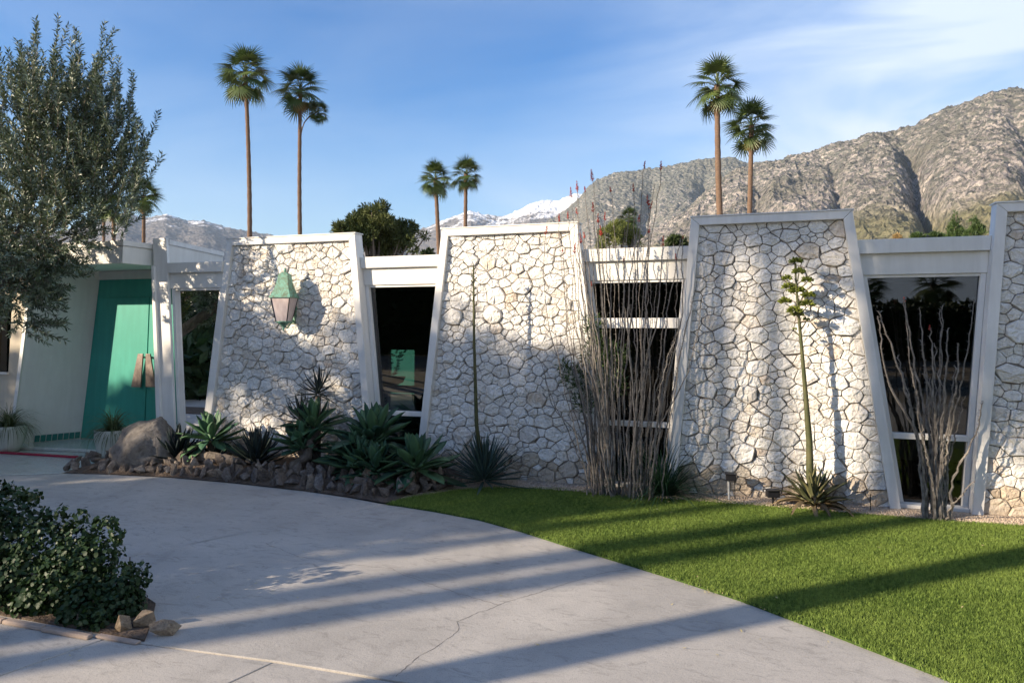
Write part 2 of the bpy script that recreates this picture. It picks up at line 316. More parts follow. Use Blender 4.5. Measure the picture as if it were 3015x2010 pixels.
# ------------------------------------------------------------------ setting: terrain
def mountain(name, crest, r0, r1, mat, seed, rough, na=520, nr=170, foot=0.0, prof=1.25, gully=1.0, cuts=()):
    P = [ray(px, py) for px, py in crest]
    az = np.array([math.atan2(p.x, p.y) for p in P]); te = np.array([p.z / math.hypot(p.x, p.y) for p in P])
    A = np.linspace(az[0], az[-1], na); T = np.concatenate([np.linspace(0, 1, nr), [1.12, 1.3, 1.6]])
    te_i = np.interp(A, az, te)
    AA, TT = np.meshgrid(A, T, indexing='ij'); RR = r0 + (r1 - r0) * TT
    H = (te_i * r1 + EYE.z)[:, None]
    base = np.where(TT <= 1, np.power(np.clip(TT, 0, 1), prof), 1 - (TT - 1) * 1.2)
    X = RR * np.sin(AA); Y = RR * np.cos(AA); L = r1 - r0
    wx = fbm(X / L * 3, Y / L * 3, 3, seed + 5) * 0.5
    rid = fbm(AA * r1 / L * 3.2 + wx * 2, TT * 0.9 + wx, 5, seed, True)        # spurs and gullies running down the slope
    big = fbm(X / L * 7, Y / L * 7, 5, seed + 31, True, 0.55)
    small = fbm(X / L * 60, Y / L * 60, 4, seed + 61, True, 0.6)
    env = np.clip(TT, 0, 1) * np.clip(1.02 - TT, 0.04, 1) ** 0.7
    Hm = float(np.mean(H))
    Z = foot + (H - foot) * base + Hm * rough * (gully * (rid - 0.45) * 1.5 + (big - 0.4) * 0.5) * env * 1.6 + Hm * rough * (small - 0.4) * 0.20 * np.clip(TT * 4, 0, 1)
    for (pa, pb, dp_, wd_) in cuts:                # steep ravines: picture column at the crest and at the foot
        a_, b_ = [math.atan2(ray(p_, 600).x, ray(p_, 600).y) for p_ in (pa, pb)]
        q_ = (AA - (b_ + (a_ - b_) * TT) + 0.010 * (fbm(TT * 6, AA * 0 + pa, 3, seed + 3) - .5) * 2) / wd_
        Z = Z - dp_ * np.exp(-np.abs(q_) ** 1.3) * np.clip(TT * 5, 0, 1) * np.clip((0.97 - TT) * 6, 0, 1)
    Z = np.maximum(Z, foot - 3 + 0 * Z)
    n, mN = AA.shape
    V = np.stack([X + EYE.x, Y + EYE.y, Z], -1).reshape(-1, 3)
    i = np.arange(n - 1)[:, None] * mN + np.arange(mN - 1)[None, :]; i = i.ravel()
    F = np.stack([i, i + 1, i + mN + 1, i + mN], -1)[:, ::-1]
    o = link(name, np_mesh(name, V, F, mat, True)); return tag(o, kind='structure')

def mountain_mat():
    t = NT('mountain_rock', 0.95, 0.1); w = t.world()
    rock = t.ramp(t.noise(w, 0.020, 6, 0.7, 0.6), [(0.34, (0.20, 0.185, 0.18)), (0.47, (0.38, 0.335, 0.31)), (0.62, (0.64, 0.56, 0.50))])
    g = t.n.new('ShaderNodeNewGeometry'); sz = t.n.new('ShaderNodeSeparateXYZ'); t.l.new(g.outputs['Position'], sz.inputs[0])
    up = t.math('MULTIPLY', t.math('DIVIDE', sz.outputs['Z'], 650.0, clamp=True), 0.13)
    brush = t.ramp(t.math('ADD', t.noise(w, 0.085, 6, 0.80, 0.5), up), [(0.52, g3(0)), (0.58, g3(0.9))])
    a = t.mix(brush, rock, (0.135, 0.145, 0.125))
    a = t.mix(t.ramp(t.noise(w, 0.0045, 4, 0.6), [(0.46, g3(0)), (0.62, g3(0.65))]), a, (0.16, 0.155, 0.125))
    low = t.ramp(t.math('ADD', t.math('DIVIDE', sz.outputs['Z'], 560.0), t.math('MULTIPLY', t.noise(w, 0.006, 3), 0.12)), [(0.28, g3(1)), (0.36, g3(0))])
    a = t.mix(low, a, t.ramp(t.noise(w, 0.16, 6, 0.7), [(0.42, (0.27, 0.245, 0.155)), (0.62, (0.17, 0.17, 0.095))]))
    t.color(a)
    h = t.math('ADD', t.noise(w, 0.055, 8, 0.68, 0.5), t.math('MULTIPLY', t.voro(w, 0.06), 0.9))
    t.bump(h, 1.0, 20.0); return t.m
def snow_mat(name, lo, hi, sc):
    t = NT(name, 0.9, 0.1); w = t.world()
    g = t.n.new('ShaderNodeNewGeometry'); sz = t.n.new('ShaderNodeSeparateXYZ'); t.l.new(g.outputs['Position'], sz.inputs[0])
    e = t.math('DIVIDE', t.math('SUBTRACT', sz.outputs['Z'], lo), hi - lo)
    f = t.math('ADD', e, t.math('MULTIPLY', t.math('SUBTRACT', t.noise(w, sc, 8, 0.78, 0.4), 0.5), 2.6))
    rock = t.ramp(t.noise(w, sc * 3, 5, 0.7), [(0.35, (0.10, 0.095, 0.10)), (0.65, (0.22, 0.20, 0.19))])
    t.color(t.mix(t.ramp(f, [(0.30, g3(0)), (0.55, g3(1))]), rock, (0.82, 0.84, 0.88)))
    t.bump(t.noise(w, sc * 1.3, 8, 0.65), 1.0, 60.0); return t.m

V = np.array([(-9000, -9000, -0.03), (9000, -9000, -0.03), (9000, 9000, -0.03), (-9000, 9000, -0.03)])
tag(link('ground', np_mesh('ground', V, np.array([[0, 1, 2, 3]]), M['desert'])), kind='structure')

MM = mountain_mat()
mountain('mountain_slope', [(1000, 900), (1200, 880), (1400, 800), (1560, 690), (1650, 625), (1700, 590), (1755, 528), (1850, 503), (1923, 492), (1990, 484), (2060, 474), (2130, 464), (2165, 466), (2200, 480), (2300, 470), (2600, 500), (3000, 640)], 1700, 3600, MM, 3, 0.20, gully=1.3, cuts=((1700, 1640, 60, .012), (1930, 1850, 90, .014), (2080, 2030, 80, .012)))
mountain('mountain', [(1700, 905), (1800, 800), (1900, 700), (2000, 640), (2100, 560), (2170, 500), (2230, 484), (2300, 468), (2385, 449), (2450, 424), (2512, 404), (2564, 388), (2630, 378), (2690, 365), (2760, 335), (2820, 314), (2880, 292), (2922, 278), (2975, 266), (3015, 266), (3120, 280), (3300, 250), (3600, 300), (4200, 250)], 620, 1800, MM, 11, 0.20, 1100, 300, prof=1.12, gully=1.25, cuts=((2640, 2800, 60, .012), (2430, 2500, 26, .009), (2230, 2250, 22, .012), (2980, 3120, 30, .014)))
S1 = snow_mat('snowy_rock', 640, 1150, 0.006); S2 = S1
mountain('snow_mountain', [(-500, 640), (-200, 660), (100, 690), (250, 668), (300, 652), (372, 628), (420, 645), (490, 636), (552, 653), (600, 650), (660, 668), (720, 680), (800, 690), (900, 745), (1000, 790)], 2600, 6200, S1, 21, 0.14, 420, 120)
mountain('snow_mountain', [(1000, 800), (1120, 700), (1200, 690), (1250, 673), (1300, 650), (1340, 636), (1385, 620), (1420, 628), (1460, 637), (1500, 632), (1560, 598), (1600, 592), (1640, 590), (1690, 570), (1745, 567), (1800, 575), (1900, 600), (2000, 640)], 2600, 6200, S2, 33, 0.15, 420, 120)

# ------------------------------------------------------------------ setting: driveway, lawn, beds
def slab(poly, z1=0.0, th=0.09):
    mb = MB(); mb.hexa([(x, y, z1 - th) for x, y in poly], [(x, y, z1) for x, y in poly]); return mb
lawn_edge = [(-3.24, -1.24), (-2.75, -1.33), (-2.27, -1.46), (-1.83, -1.67), (-1.41, -1.91), (-0.89, -2.19), (-0.53, -2.39), (-0.19, -2.59), (0.25, -2.91), (0.69, -3.25), (1.05, -3.58), (1.6, -4.2)]
drive = empty('driveway', (0, 0, 0), None, None); drive['kind'] = 'structure'
g = 0.004
bed_edge = [(-7.24, -1.18), (-6.75, -1.06), (-5.97, -0.96), (-5.1, -0.97), (-4.25, -1.03), (-3.7, -1.12)]
slabs = [
    [(-4.20 + g, -3.10), (-4.0, -2.66), (-3.46 + g, -1.66), (-3.24 + g, -1.25)] + [(x, y + .04) for x, y in lawn_edge[1:-2]] + [(0.9, -3.40), (2.6, -3.4), (2.6, -3.98), (-2.25, -4.11 + g), (-3.23, -4.19 + g), (-4.60 + g, -4.19 + g)],
    [(-7.74, -1.48)] + bed_edge + [(-3.24 - g, -1.24), (-3.46 - g, -1.66), (-4.20 - g, -3.10), (-4.60 - g, -4.19 + g), (-14, -4.19 + g), (-14, -1.48)],
    [(-14, -4.19 - g), (-3.24 - g, -4.19 - g), (-3.36 - g, -4.66), (-3.9, -9.5), (-14, -9.5)],
    [(-3.24 + g, -4.19 - g), (-2.26 - g, -4.12 - g), (-2.33 - g, -4.40), (-3.0, -9.5), (-3.9 + 2 * g, -9.5), (-3.36 + g, -4.66)],
    [(-2.26 + g, -4.12 - g), (2.6, -3.99 - g), (3.5, -4.0), (3.5, -9.5), (-3.0 + 2 * g, -9.5), (-2.33 + g, -4.40)]]
tag(slab([(-14.2, -9.7), (3.7, -9.7), (3.7, -3.2), (-3.0, -1.2), (-14.2, -1.3)], -0.016, 0.01).build('sub_base', M['crack']), kind='structure')
for s in slabs:
    o = slab(s).build('concrete_slab', M['concrete'], drive, bevel=0.004)
def ribbon(name, pts, w, mat, parent, z=0.0012, jit=0.006, step=0.02):
    vs = []; fs = []; out = []
    for (a, b) in zip(pts[:-1], pts[1:]):
        a, b = Vector(a), Vector(b); n = max(2, int((b - a).length / step))
        for k in range(n): out.append(a.lerp(b, k / n))
    out.append(Vector(pts[-1])); off = 0
    for i, p in enumerate(out):
        d = (out[min(i + 1, len(out) - 1)] - out[max(i - 1, 0)]).normalized(); nn = Vector((-d.y, d.x))
        off = off * 0.85 + random.uniform(-jit, jit); q = p + nn * off; ww = w * random.uniform(0.35, 1.1)
        vs += [(q.x - nn.x * ww, q.y - nn.y * ww, z), (q.x + nn.x * ww, q.y + nn.y * ww, z)]
        if i: fs.append((2 * i - 2, 2 * i - 1, 2 * i + 1, 2 * i))
    mb = MB(); mb.add(vs, fs); return mb.build(name, mat, parent)
def G2(px, py): p = on(px, py); return (p.x, p.y)
for pts in ([(775, 1595), (820, 1612), (880, 1638), (960, 1650), (1060, 1662), (1150, 1673), (1300, 1730), (1400, 1762), (1465, 1780)],
            [(1165, 1990), (1230, 1935), (1300, 1890), (1345, 1855), (1345, 1830), (1420, 1800), (1480, 1775), (1560, 1750), (1680, 1710), (1760, 1690), (1870, 1668)],
            [(180, 1490), (260, 1514), (350, 1516), (372, 1520)]):
    ribbon('crack', [G2(*p) for p in pts], 0.0015, M['crack'], drive)
ribbon('crack', [(-7.24, -1.20), (-8.2, -1.75), (-9.5, -2.3)], 0.005, M['crack'], drive, jit=0.001)

lawn = empty('lawn', (0, 0, 0), None, None); lawn['kind'] = 'structure'
back_edge = [(4.5, -0.20), (1.9, -0.24), (1.3, -0.30), (0.45, -0.24), (-0.27, -0.20), (-1.07, -0.17), (-2.0, -0.20), (-2.55, -0.30), (-2.95, -0.62), (-3.15, -0.95)]
lp = [(x, y) for x, y in lawn_edge] + [(4.5, -4.2)] + back_edge
slab(lp, 0.012, 0.06).build('turf_base', M['turf'], lawn)
from mathutils.geometry import tessellate_polygon
def in_poly(x, y, poly):
    c = np.zeros(len(x), dtype=bool); n = len(poly)
    for i in range(n):
        x0, y0 = poly[i]; x1, y1 = poly[(i + 1) % n]
        with np.errstate(divide='ignore', invalid='ignore'):
            k = ((y0 > y) != (y1 > y)) & (x < (x1 - x0) * (y - y0) / (y1 - y0 + 1e-12) + x0)
        c ^= k
    return c
def grass(nb):
    X = rng.uniform(-3.3, 2.6, nb * 3); Y = rng.uniform(-4.2, -0.1, nb * 3)
    jx = rng.normal(0, 0.012, len(X)); keep = in_poly(X + jx, Y + jx, lp)
    d = np.hypot(X, Y - EYE.y)                      # denser where the camera stands closer
    keep &= rng.uniform(0, 1, len(X)) < np.clip((4.6 / d) ** 1.2, 0.45, 1); keep &= (X - 0) < (Y - EYE.y) * 0.34 + 0.9
    X, Y = X[keep][:nb], Y[keep][:nb]; n = len(X)
    a = rng.uniform(0, 2 * np.pi, n); h = rng.uniform(0.014, 0.028, n) * (0.75 + 0.5 * fbm(X * 3, Y * 3, 3, 5)); w = rng.uniform(0.0009, 0.0018, n)
    lean = rng.uniform(0, 0.022, n); b = rng.uniform(0, 2 * np.pi, n); z = np.full(n, 0.010)
    ca, sa = np.cos(a) * w, np.sin(a) * w; lx, ly = np.cos(b) * lean, np.sin(b) * lean
    P = np.stack([np.stack([X - ca, Y - sa, z], -1), np.stack([X + ca, Y + sa, z], -1), np.stack([X + ca * .8 + lx * .35, Y + sa * .8 + ly * .35, z + h * .6], -1), np.stack([X - ca * .8 + lx * .35, Y - sa * .8 + ly * .35, z + h * .6], -1), np.stack([X + lx, Y + ly, z + h], -1)], 1).reshape(-1, 3)
    i = np.arange(n)[:, None] * 5
    F = np.concatenate([i + np.array([0, 1, 2]), i + np.array([0, 2, 3]), i + np.array([3, 2, 4])])
    return np_mesh('grass_blades', P, F, M['grass'])
tag(link('grass_blades', grass(450000), lawn), kind='stuff')

gb = [(-3.2, -1.05), (-2.9, -0.60), (-2.5, -0.27), (-1.07, -0.15), (0.45, -0.22), (1.3, -0.28), (1.9, -0.22), (6, -0.2), (6, 0.25), (-3.2, 0.25)]
bed = tag(slab(gb, 0.022, 0.06).build('gravel_bed', M['gravel']), kind='structure')
pb = [(-7.24, -1.16)] + [(x, y + 0.03) for x, y in bed_edge[1:]] + [(-3.3, -1.18), (-3.1, -0.95), (-2.95, -0.5), (-2.9, 0.2), (-7.3, 0.2)]
mb = MB(); c = Vector((-5.3, -0.45, 0.11)); n = len(pb)
inner = [(c.x + (x - c.x) * 0.86, c.y + (y - c.y) * 0.72, 0.10) for x, y in pb]
mb.add([(x, y, 0.0) for x, y in pb] + inner + [c], [(i, (i + 1) % n, n + (i + 1) % n, n + i) for i in range(n)] + [(n + i, n + (i + 1) % n, 2 * n) for i in range(n)])
tag(mb.build('planting_bed', M['soil']), kind='structure')
def pebbles(n, xr, yf, z, s0, s1, seed):
    r = np.random.default_rng(seed); X = r.uniform(*xr, n); Y = yf(X, r.uniform(0, 1, n)); s = r.uniform(s0, s1, n)
    o = np.array([(1, 0, 0), (-1, 0, 0), (0, 1, 0), (0, -1, 0), (0, 0, .8), (0, 0, -.8)]); a = r.uniform(0, 6.28, n)
    P = o[None] * s[:, None, None] * r.uniform(.6, 1.2, (n, 1, 3)); ca, sa = np.cos(a)[:, None], np.sin(a)[:, None]
    Px = P[..., 0] * ca - P[..., 1] * sa; Py = P[..., 0] * sa + P[..., 1] * ca
    V = np.stack([Px + X[:, None], Py + Y[:, None], P[..., 2] + z], -1).reshape(-1, 3)
    f = np.array([(0, 2, 4), (2, 1, 4), (1, 3, 4), (3, 0, 4), (2, 0, 5), (1, 2, 5), (3, 1, 5), (0, 3, 5)])
    return V, (np.arange(n)[:, None, None] * 6 + f[None]).reshape(-1, 3)
V, F = pebbles(9000, (-3.0, 2.4), lambda X, u: -0.02 - u * (0.26 + 0.25 * np.clip(-X - 2.2, 0, 1)), 0.024, 0.003, 0.010, 5)
tag(link('gravel_pebbles', np_mesh('gravel_pebbles', V, F, M['pebble']), bed), kind='stuff')
porch = tag(slab([(-14, -1.48), (-7.76, -1.48), (-7.26, -1.17), (-7.2, 0.5), (-14, 0.5)], 0.006, 0.08).build('porch_floor', M['terrazzo'], bevel=0.003), kind='structure')
mb = MB(); mb.hexa([(-9.35, -0.30, 0.008), (-7.3, -0.04, 0.008), (-7.3, 0.45, 0.008), (-9.3, 0.45, 0.008)], [(-9.35, -0.30, 0.045), (-7.3, -0.04, 0.045), (-7.3, 0.45, 0.045), (-9.3, 0.45, 0.045)])
mb.build('step', M['terrazzo'], porch, bevel=0.006)
a0, a1 = on(-60, 1332), on(226, 1349); d = (a1 - a0); nn = Vector((-d.y, d.x, 0)).normalized() * 0.028
mb = MB(); mb.hexa([a0 - nn + Vector((0, 0, .008)), a1 - nn + Vector((0, 0, .008)), a1 + nn + Vector((0, 0, .008)), a0 + nn + Vector((0, 0, .008))], [a0 - nn + Vector((0, 0, .028)), a1 - nn + Vector((0, 0, .028)), a1 + nn + Vector((0, 0, .028)), a0 + nn + Vector((0, 0, .028))])
mb.build('red_edge_strip', M['red'], porch, bevel=0.004)

# ------------------------------------------------------------------ stone walls
FW = 0.085; TOP = 2.628; SL = 0.113; BASE = 0.015
PAN = [(-6.147, -4.378), (-3.300, -1.791), (-0.665, 0.753), (1.871, 3.35)]        # outer top corners; the sides lean outwards going down
def xl(i, z): return PAN[i][0] - SL * (TOP - z) * (0.94 if i == 2 else 1.0)
def xr(i, z): return PAN[i][1] + SL * (TOP - z)
def clip(poly, a, b, c):           # keep a*x + b*z <= c
    out = []
    for i in range(len(poly)):
        p, q = poly[i], poly[(i + 1) % len(poly)]; dp = a * p[0] + b * p[1] - c; dq = a * q[0] + b * q[1] - c
        if dp <= 0: out.append(p)
        if (dp < 0) != (dq < 0) and dp != dq:
            u = dp / (dp - dq); out.append((p[0] + (q[0] - p[0]) * u, p[1] + (q[1] - p[1]) * u))
    return out
def chaikin(poly, k):
    for _ in range(k):
        out = []
        for i in range(len(poly)):
            p, q = poly[i], poly[(i + 1) % len(poly)]; u = random.uniform(.16, .30)
            out += [(p[0] + (q[0] - p[0]) * u, p[1] + (q[1] - p[1]) * u), (q[0] + (p[0] - q[0]) * u, q[1] + (p[1] - q[1]) * u)]
        poly = out
    return poly
def stone_mesh(poly, big, mat):
    cx = sum(p[0] for p in poly) / len(poly); cz = sum(p[1] for p in poly) / len(poly)
    area = abs(sum(poly[i][0] * poly[(i + 1) % len(poly)][1] - poly[(i + 1) % len(poly)][0] * poly[i][1] for i in range(len(poly)))) / 2
    sz = math.sqrt(area); h = min(0.060, 0.020 + sz * 0.17) * random.uniform(.75, 1.15)
    # merge very short edges, then soften the corners
    q = [p for i, p in enumerate(poly) if math.hypot(p[0] - poly[i - 1][0], p[1] - poly[i - 1][1]) > sz * 0.12]
    if len(q) < 3: q = poly
    lim = random.choice((5, 6, 6, 7, 7, 8))
    while len(q) > lim:                            # few corners: angular stones that leave odd gaps
        tri = [abs((q[k - 1][0] - q[k][0]) * (q[(k + 1) % len(q)][1] - q[k][1]) - (q[(k + 1) % len(q)][0] - q[k][0]) * (q[k - 1][1] - q[k][1])) / 2 for k in range(len(q))]
        k = min(range(len(q)), key=lambda k_: tri[k_])
        if tri[k] > area * 0.05: break
        q.pop(k)
    c2 = []
    for i_ in range(len(q)):
        o_, p_, r_2 = q[i_ - 1], q[i_], q[(i_ + 1) % len(q)]; e1 = math.hypot(o_[0] - p_[0], o_[1] - p_[1]); e2 = math.hypot(r_2[0] - p_[0], r_2[1] - p_[1]); k_ = sz * random.uniform(.02, .09)
        u1, u2 = min(.33, k_ / e1), min(.33, k_ / e2)
        c2 += [(p_[0] + (o_[0] - p_[0]) * u1, p_[1] + (o_[1] - p_[1]) * u1), (p_[0] + (r_2[0] - p_[0]) * u2, p_[1] + (r_2[1] - p_[1]) * u2)]
    q = c2
    jit = sz * 0.018
    q = [(x + random.uniform(-jit, jit), z + random.uniform(-jit, jit)) for x, z in q]
    n = len(q); vs = []; gx, gz = random.uniform(-.25, .25), random.uniform(-.25, .25)
    for k, (s, y) in enumerate(((1.0, 0.0), (0.985, 0.74), (0.90, 0.96), (0.50, 1.03))):
        for (x, z) in q:
            dx, dz = (x - cx) * s, (z - cz) * s; yy = h * y
            if k: yy += (gx * dx + gz * dz) * (0.5 if k > 1 else 0.3) + random.uniform(-1, 1) * h * (0.12 if k == 1 else 0.20)
            vs.append((dx, 0.0 if k == 0 else -max(yy, h * 0.15), dz))
    vs.append((0, -h * random.uniform(.92, 1.12), 0)); fs = []
    for k in range(3):
        for i in range(n):
            a, b, c_, d_ = k * n + i, k * n + (i + 1) % n, (k + 1) * n + (i + 1) % n, (k + 1) * n + i
            if k == 0: fs.append((a, b, c_, d_))
            elif (i + k) % 2: fs += [(a, b, c_), (a, c_, d_)]
            else: fs += [(a, b, d_), (b, c_, d_)]
    fs += [(3 * n + i, 3 * n + (i + 1) % n, 4 * n) for i in range(n)]
    me = bpy.data.meshes.new('stone'); me.from_pydata(vs, [], fs); me.materials.append(mat); me.update()
    me.polygons.foreach_set('use_smooth', [False] * len(me.polygons))
    return me, (cx, cz)
def stones_for(i, seed, nmax=470):
    r = random.Random(seed); z0, z1 = BASE, TOP - 0.078
    def inside(x, z): return xl(i, z) + FW < x < xr(i, z) - FW and z0 < z < z1
    S = []
    x0, x1 = xl(i, z0) + FW, xr(i, z0) - FW
    for rad, tries in ((0.105, 22), (0.086, 110), (0.070, 420), (0.055, 1500), (0.042, 3500), (0.030, 5000), (0.021, 6000)):
        for _ in range(tries):
            if len(S) >= nmax: break
            if rad > .05 and r.random() < .35: continue
            x, z = r.uniform(x0, x1), r.uniform(z0, z1)
            if not inside(x, z): continue
            if all(((x - a) * 0.87) ** 2 + ((z - b) * 1.12) ** 2 > (rad + c) ** 2 * 0.90 for a, b, c in S): S.append((x, z, rad * r.uniform(.9, 1.08)))
    res = []
    for k, (x, z, rad) in enumerate(S):
        poly = [(xl(i, z0) + FW - .004, z0), (xr(i, z0) - FW + .004, z0), (xr(i, z1) - FW + .004, z1), (xl(i, z1) + FW - .004, z1)]
        gap = r.uniform(0.0011, 0.0038)
        for j, (a, b, c) in enumerate(S):
            if j == k: continue
            dx, dz = (a - x), (b - z)
            if dx * dx + dz * dz > 0.38 ** 2: continue
            ax, az = dx * 0.76, dz * 1.25                                   # power diagram in a squashed metric: stones lie a little wider than high
            C = (0.76 * (a * a - x * x) + 1.25 * (b * b - z * z) - (c * c - rad * rad) * .72) / 2
            L = math.hypot(ax, az)
            poly = clip(poly, ax, az, C - gap * L)
            if len(poly) < 3: break
        if len(poly) >= 3:
            ar = abs(sum(poly[m_][0] * poly[(m_ + 1) % len(poly)][1] - poly[(m_ + 1) % len(poly)][0] * poly[m_][1] for m_ in range(len(poly)))) / 2
            if ar > 0.00025: res.append(poly)
    return res
WALL_LABELS = ['white stone wall panel carrying the green copper lantern, nearest the turquoise door',
               'sunlit white stone wall panel with a bare thin stalk before it, between lantern wall and ocotillo',
               'white stone wall panel striped with shadows behind the branched flowering agave stalk',
               'white stone wall panel cut off by the right edge, beyond the wide dark window']
for i in range(4):
    w = empty('stone_wall', ((PAN[i][0] + PAN[i][1]) / 2, 0, 0), WALL_LABELS[i], 'stone wall', 'slanted stone wall panels along the front of the house')
    ox = w.location.x
    def P(poly, y0, y1):
        mb = MB(); mb.prism_y([(x - ox, z) for x, z in poly], y0, y1); return mb
    b0 = 0.0
    P([(xl(i, b0), b0), (xl(i, b0) + FW, b0), (xl(i, TOP - .078) + FW, TOP - .078), (xl(i, TOP), TOP)], 0, 0.16).build('frame_post', M['frame'], w, bevel=0.005)
    P([(xr(i, b0) - FW, b0), (xr(i, b0), b0), (xr(i, TOP), TOP), (xr(i, TOP - .078) - FW, TOP - .078)], 0, 0.16).build('frame_post', M['frame'], w, bevel=0.005)
    P([(xl(i, TOP - .078) + FW + .002, TOP - .078), (xr(i, TOP - .078) - FW - .002, TOP - .078), (xr(i, TOP) - .002, TOP), (xl(i, TOP) + .002, TOP)], 0, 0.16).build('top_rail', M['frame'], w, bevel=0.005)
    P([(xl(i, TOP) - .012, TOP + .001), (xr(i, TOP) + .012, TOP + .001), (xr(i, TOP) + .012, TOP + .012), (xl(i, TOP) - .012, TOP + .012)], -0.008, 0.17).build('coping', M['frame'], w)
    P([(xl(i, 0) + .03, 0), (xr(i, 0) - .03, 0), (xr(i, TOP - .05) - .03, TOP - .05), (xl(i, TOP - .05) + .03, TOP - .05)], 0.070, 0.158).build('mortar_backing', M['mortar'], w)
    polys = stones_for(i, 40 + i)
    polys.sort(key=lambda q: -abs(sum(q[k][0] * q[(k + 1) % len(q)][1] - q[(k + 1) % len(q)][0] * q[k][1] for k in range(len(q)))))
    tiny = MB()
    for poly in polys[296:]:                       # the smallest chinking stones, past the 300 that show largest
        me, (cx, cz) = stone_mesh(poly, False, M['stone']); tiny.add([(v.co.x + cx - ox, v.co.y + 0.078, v.co.z + cz) for v in me.vertices], [tuple(p.vertices) for p in me.polygons]); bpy.data.meshes.remove(me)
    if tiny.v: tiny.build('chink_stones', M['stone'], w)['kind'] = 'stuff'
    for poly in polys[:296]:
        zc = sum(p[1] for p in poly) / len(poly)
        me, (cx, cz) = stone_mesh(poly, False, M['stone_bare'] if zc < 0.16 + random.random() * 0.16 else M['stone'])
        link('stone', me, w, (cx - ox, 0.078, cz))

# ------------------------------------------------------------------ house between and behind the walls
house = empty('house', (-3, 0.2, 0), 'white flat roofed house with slanted walls, dark windows and turquoise door', 'house')
HX, HY = -3, 0.2
def hb(name, mat, fn, bevel=0.0, parent=None, label=None):
    mb = MB(); fn(mb); mb.v = [(x - HX, y - HY, z) for x, y, z in mb.v]
    if parent is not None and parent is not house: pass
    o = mb.build(name, mat, parent or house, bevel=bevel)
    if label: o['label'] = label
    return o
def gap_l(i, z, e=0.0): return (xr(i, z) + e) if i >= 0 else (-7.055 + 0.10 * (TOP - z) + e)     # left side of the opening
def gap_r(i, z, e=0.0): return xl(i + 1, z) - e
def trap(i, z0, z1, e): return [(gap_l(i, z0, e), z0), (gap_r(i, z0, e), z0), (gap_r(i, z1, e), z1), (gap_l(i, z1, e), z1)]
WIN_LABEL = {-1: 'narrow dark window beside the entry', 0: 'dark window right of the lantern wall', 1: 'window with transom behind the ocotillo', 2: 'wide window reflecting palm trees'}
for i in (-1, 0, 1, 2):
    dy = -0.10 if i < 0 else 0.0
    hb('fascia_cap', M['fascia'], lambda m: m.prism_y(trap(i, 2.235, 2.362, .001), 0.07 + dy, 0.30), 0.004)
    hb('fascia_board', M['fascia'], lambda m: m.prism_y(trap(i, 2.045, 2.234, .001), 0.115 + dy, 0.24), 0.003)
    zb = 0.05; fw = 0.045
    wf = hb('window', M['frame'], lambda m: (m.prism_y([(gap_l(i, zb, .002), zb), (gap_l(i, zb, fw), zb), (gap_l(i, 2.044, fw), 2.044), (gap_l(i, 2.044, .002), 2.044)], 0.13 + dy, 0.22),
                                              m.prism_y([(gap_r(i, zb, fw), zb), (gap_r(i, zb, .002), zb), (gap_r(i, 2.044, .002), 2.044), (gap_r(i, 2.044, fw), 2.044)], 0.13 + dy, 0.22)), 0.003, label=WIN_LABEL[i])
    hb('top_bar', M['frame'], lambda m: m.prism_y(trap(i, 2.020, 2.043, fw + .001), 0.135 + dy, 0.215), 0.0, wf)
    if i >= 0: hb('sill_bar', M['frame'], lambda m: m.prism_y(trap(i, 0.60, 0.648, fw + .001), 0.12, 0.225), 0.003, wf)
    hb('bottom_sill', M['frame'], lambda m: m.prism_y(trap(i, 0.0, 0.049, .002), 0.06, 0.23), 0.004, wf)
    if i == 1: hb('transom_bar', M['frame'], lambda m: m.prism_y(trap(i, 1.565, 1.665, fw + .001), 0.10, 0.225), 0.003, wf)
    cuts = [(0.05, 2.02)] if i < 0 else ([(0.05, 0.60), (0.649, 2.02)] if i != 1 else [(0.05, 0.60), (0.649, 1.564), (1.666, 2.02)])
    for a, b in cuts: hb('glass_pane', M['glass'], lambda m: m.prism_y(trap(i, a, b, fw + .001), 0.178 + dy, 0.184 + dy), 0.0, wf)
hb('roof', M['roof'], lambda m: m.box((-7.0, 0.245, 2.20), (3.9, 6.0, 2.34)))
hb('roof', M['roof'], lambda m: m.box((-7.0, 0.305, 2.341), (3.9, 6.0, 2.35)))
# interior: floor, rear wall with a glazed opening, side walls
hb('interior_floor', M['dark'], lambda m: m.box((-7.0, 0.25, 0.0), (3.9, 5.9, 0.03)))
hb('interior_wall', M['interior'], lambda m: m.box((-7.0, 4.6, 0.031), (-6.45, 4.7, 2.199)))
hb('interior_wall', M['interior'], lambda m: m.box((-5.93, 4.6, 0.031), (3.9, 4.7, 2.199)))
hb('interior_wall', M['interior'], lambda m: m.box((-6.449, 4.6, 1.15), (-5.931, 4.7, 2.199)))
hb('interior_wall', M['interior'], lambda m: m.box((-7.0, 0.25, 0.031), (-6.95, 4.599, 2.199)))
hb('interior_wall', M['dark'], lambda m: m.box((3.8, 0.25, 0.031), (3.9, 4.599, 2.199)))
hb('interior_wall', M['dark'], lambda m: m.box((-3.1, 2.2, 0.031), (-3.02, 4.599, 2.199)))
hb('garden_wall', M['door'], lambda m: m.box((-11.0, 8.2, 0.0), (-4.0, 8.35, 2.4)), label='turquoise wall glimpsed through the rear opening')

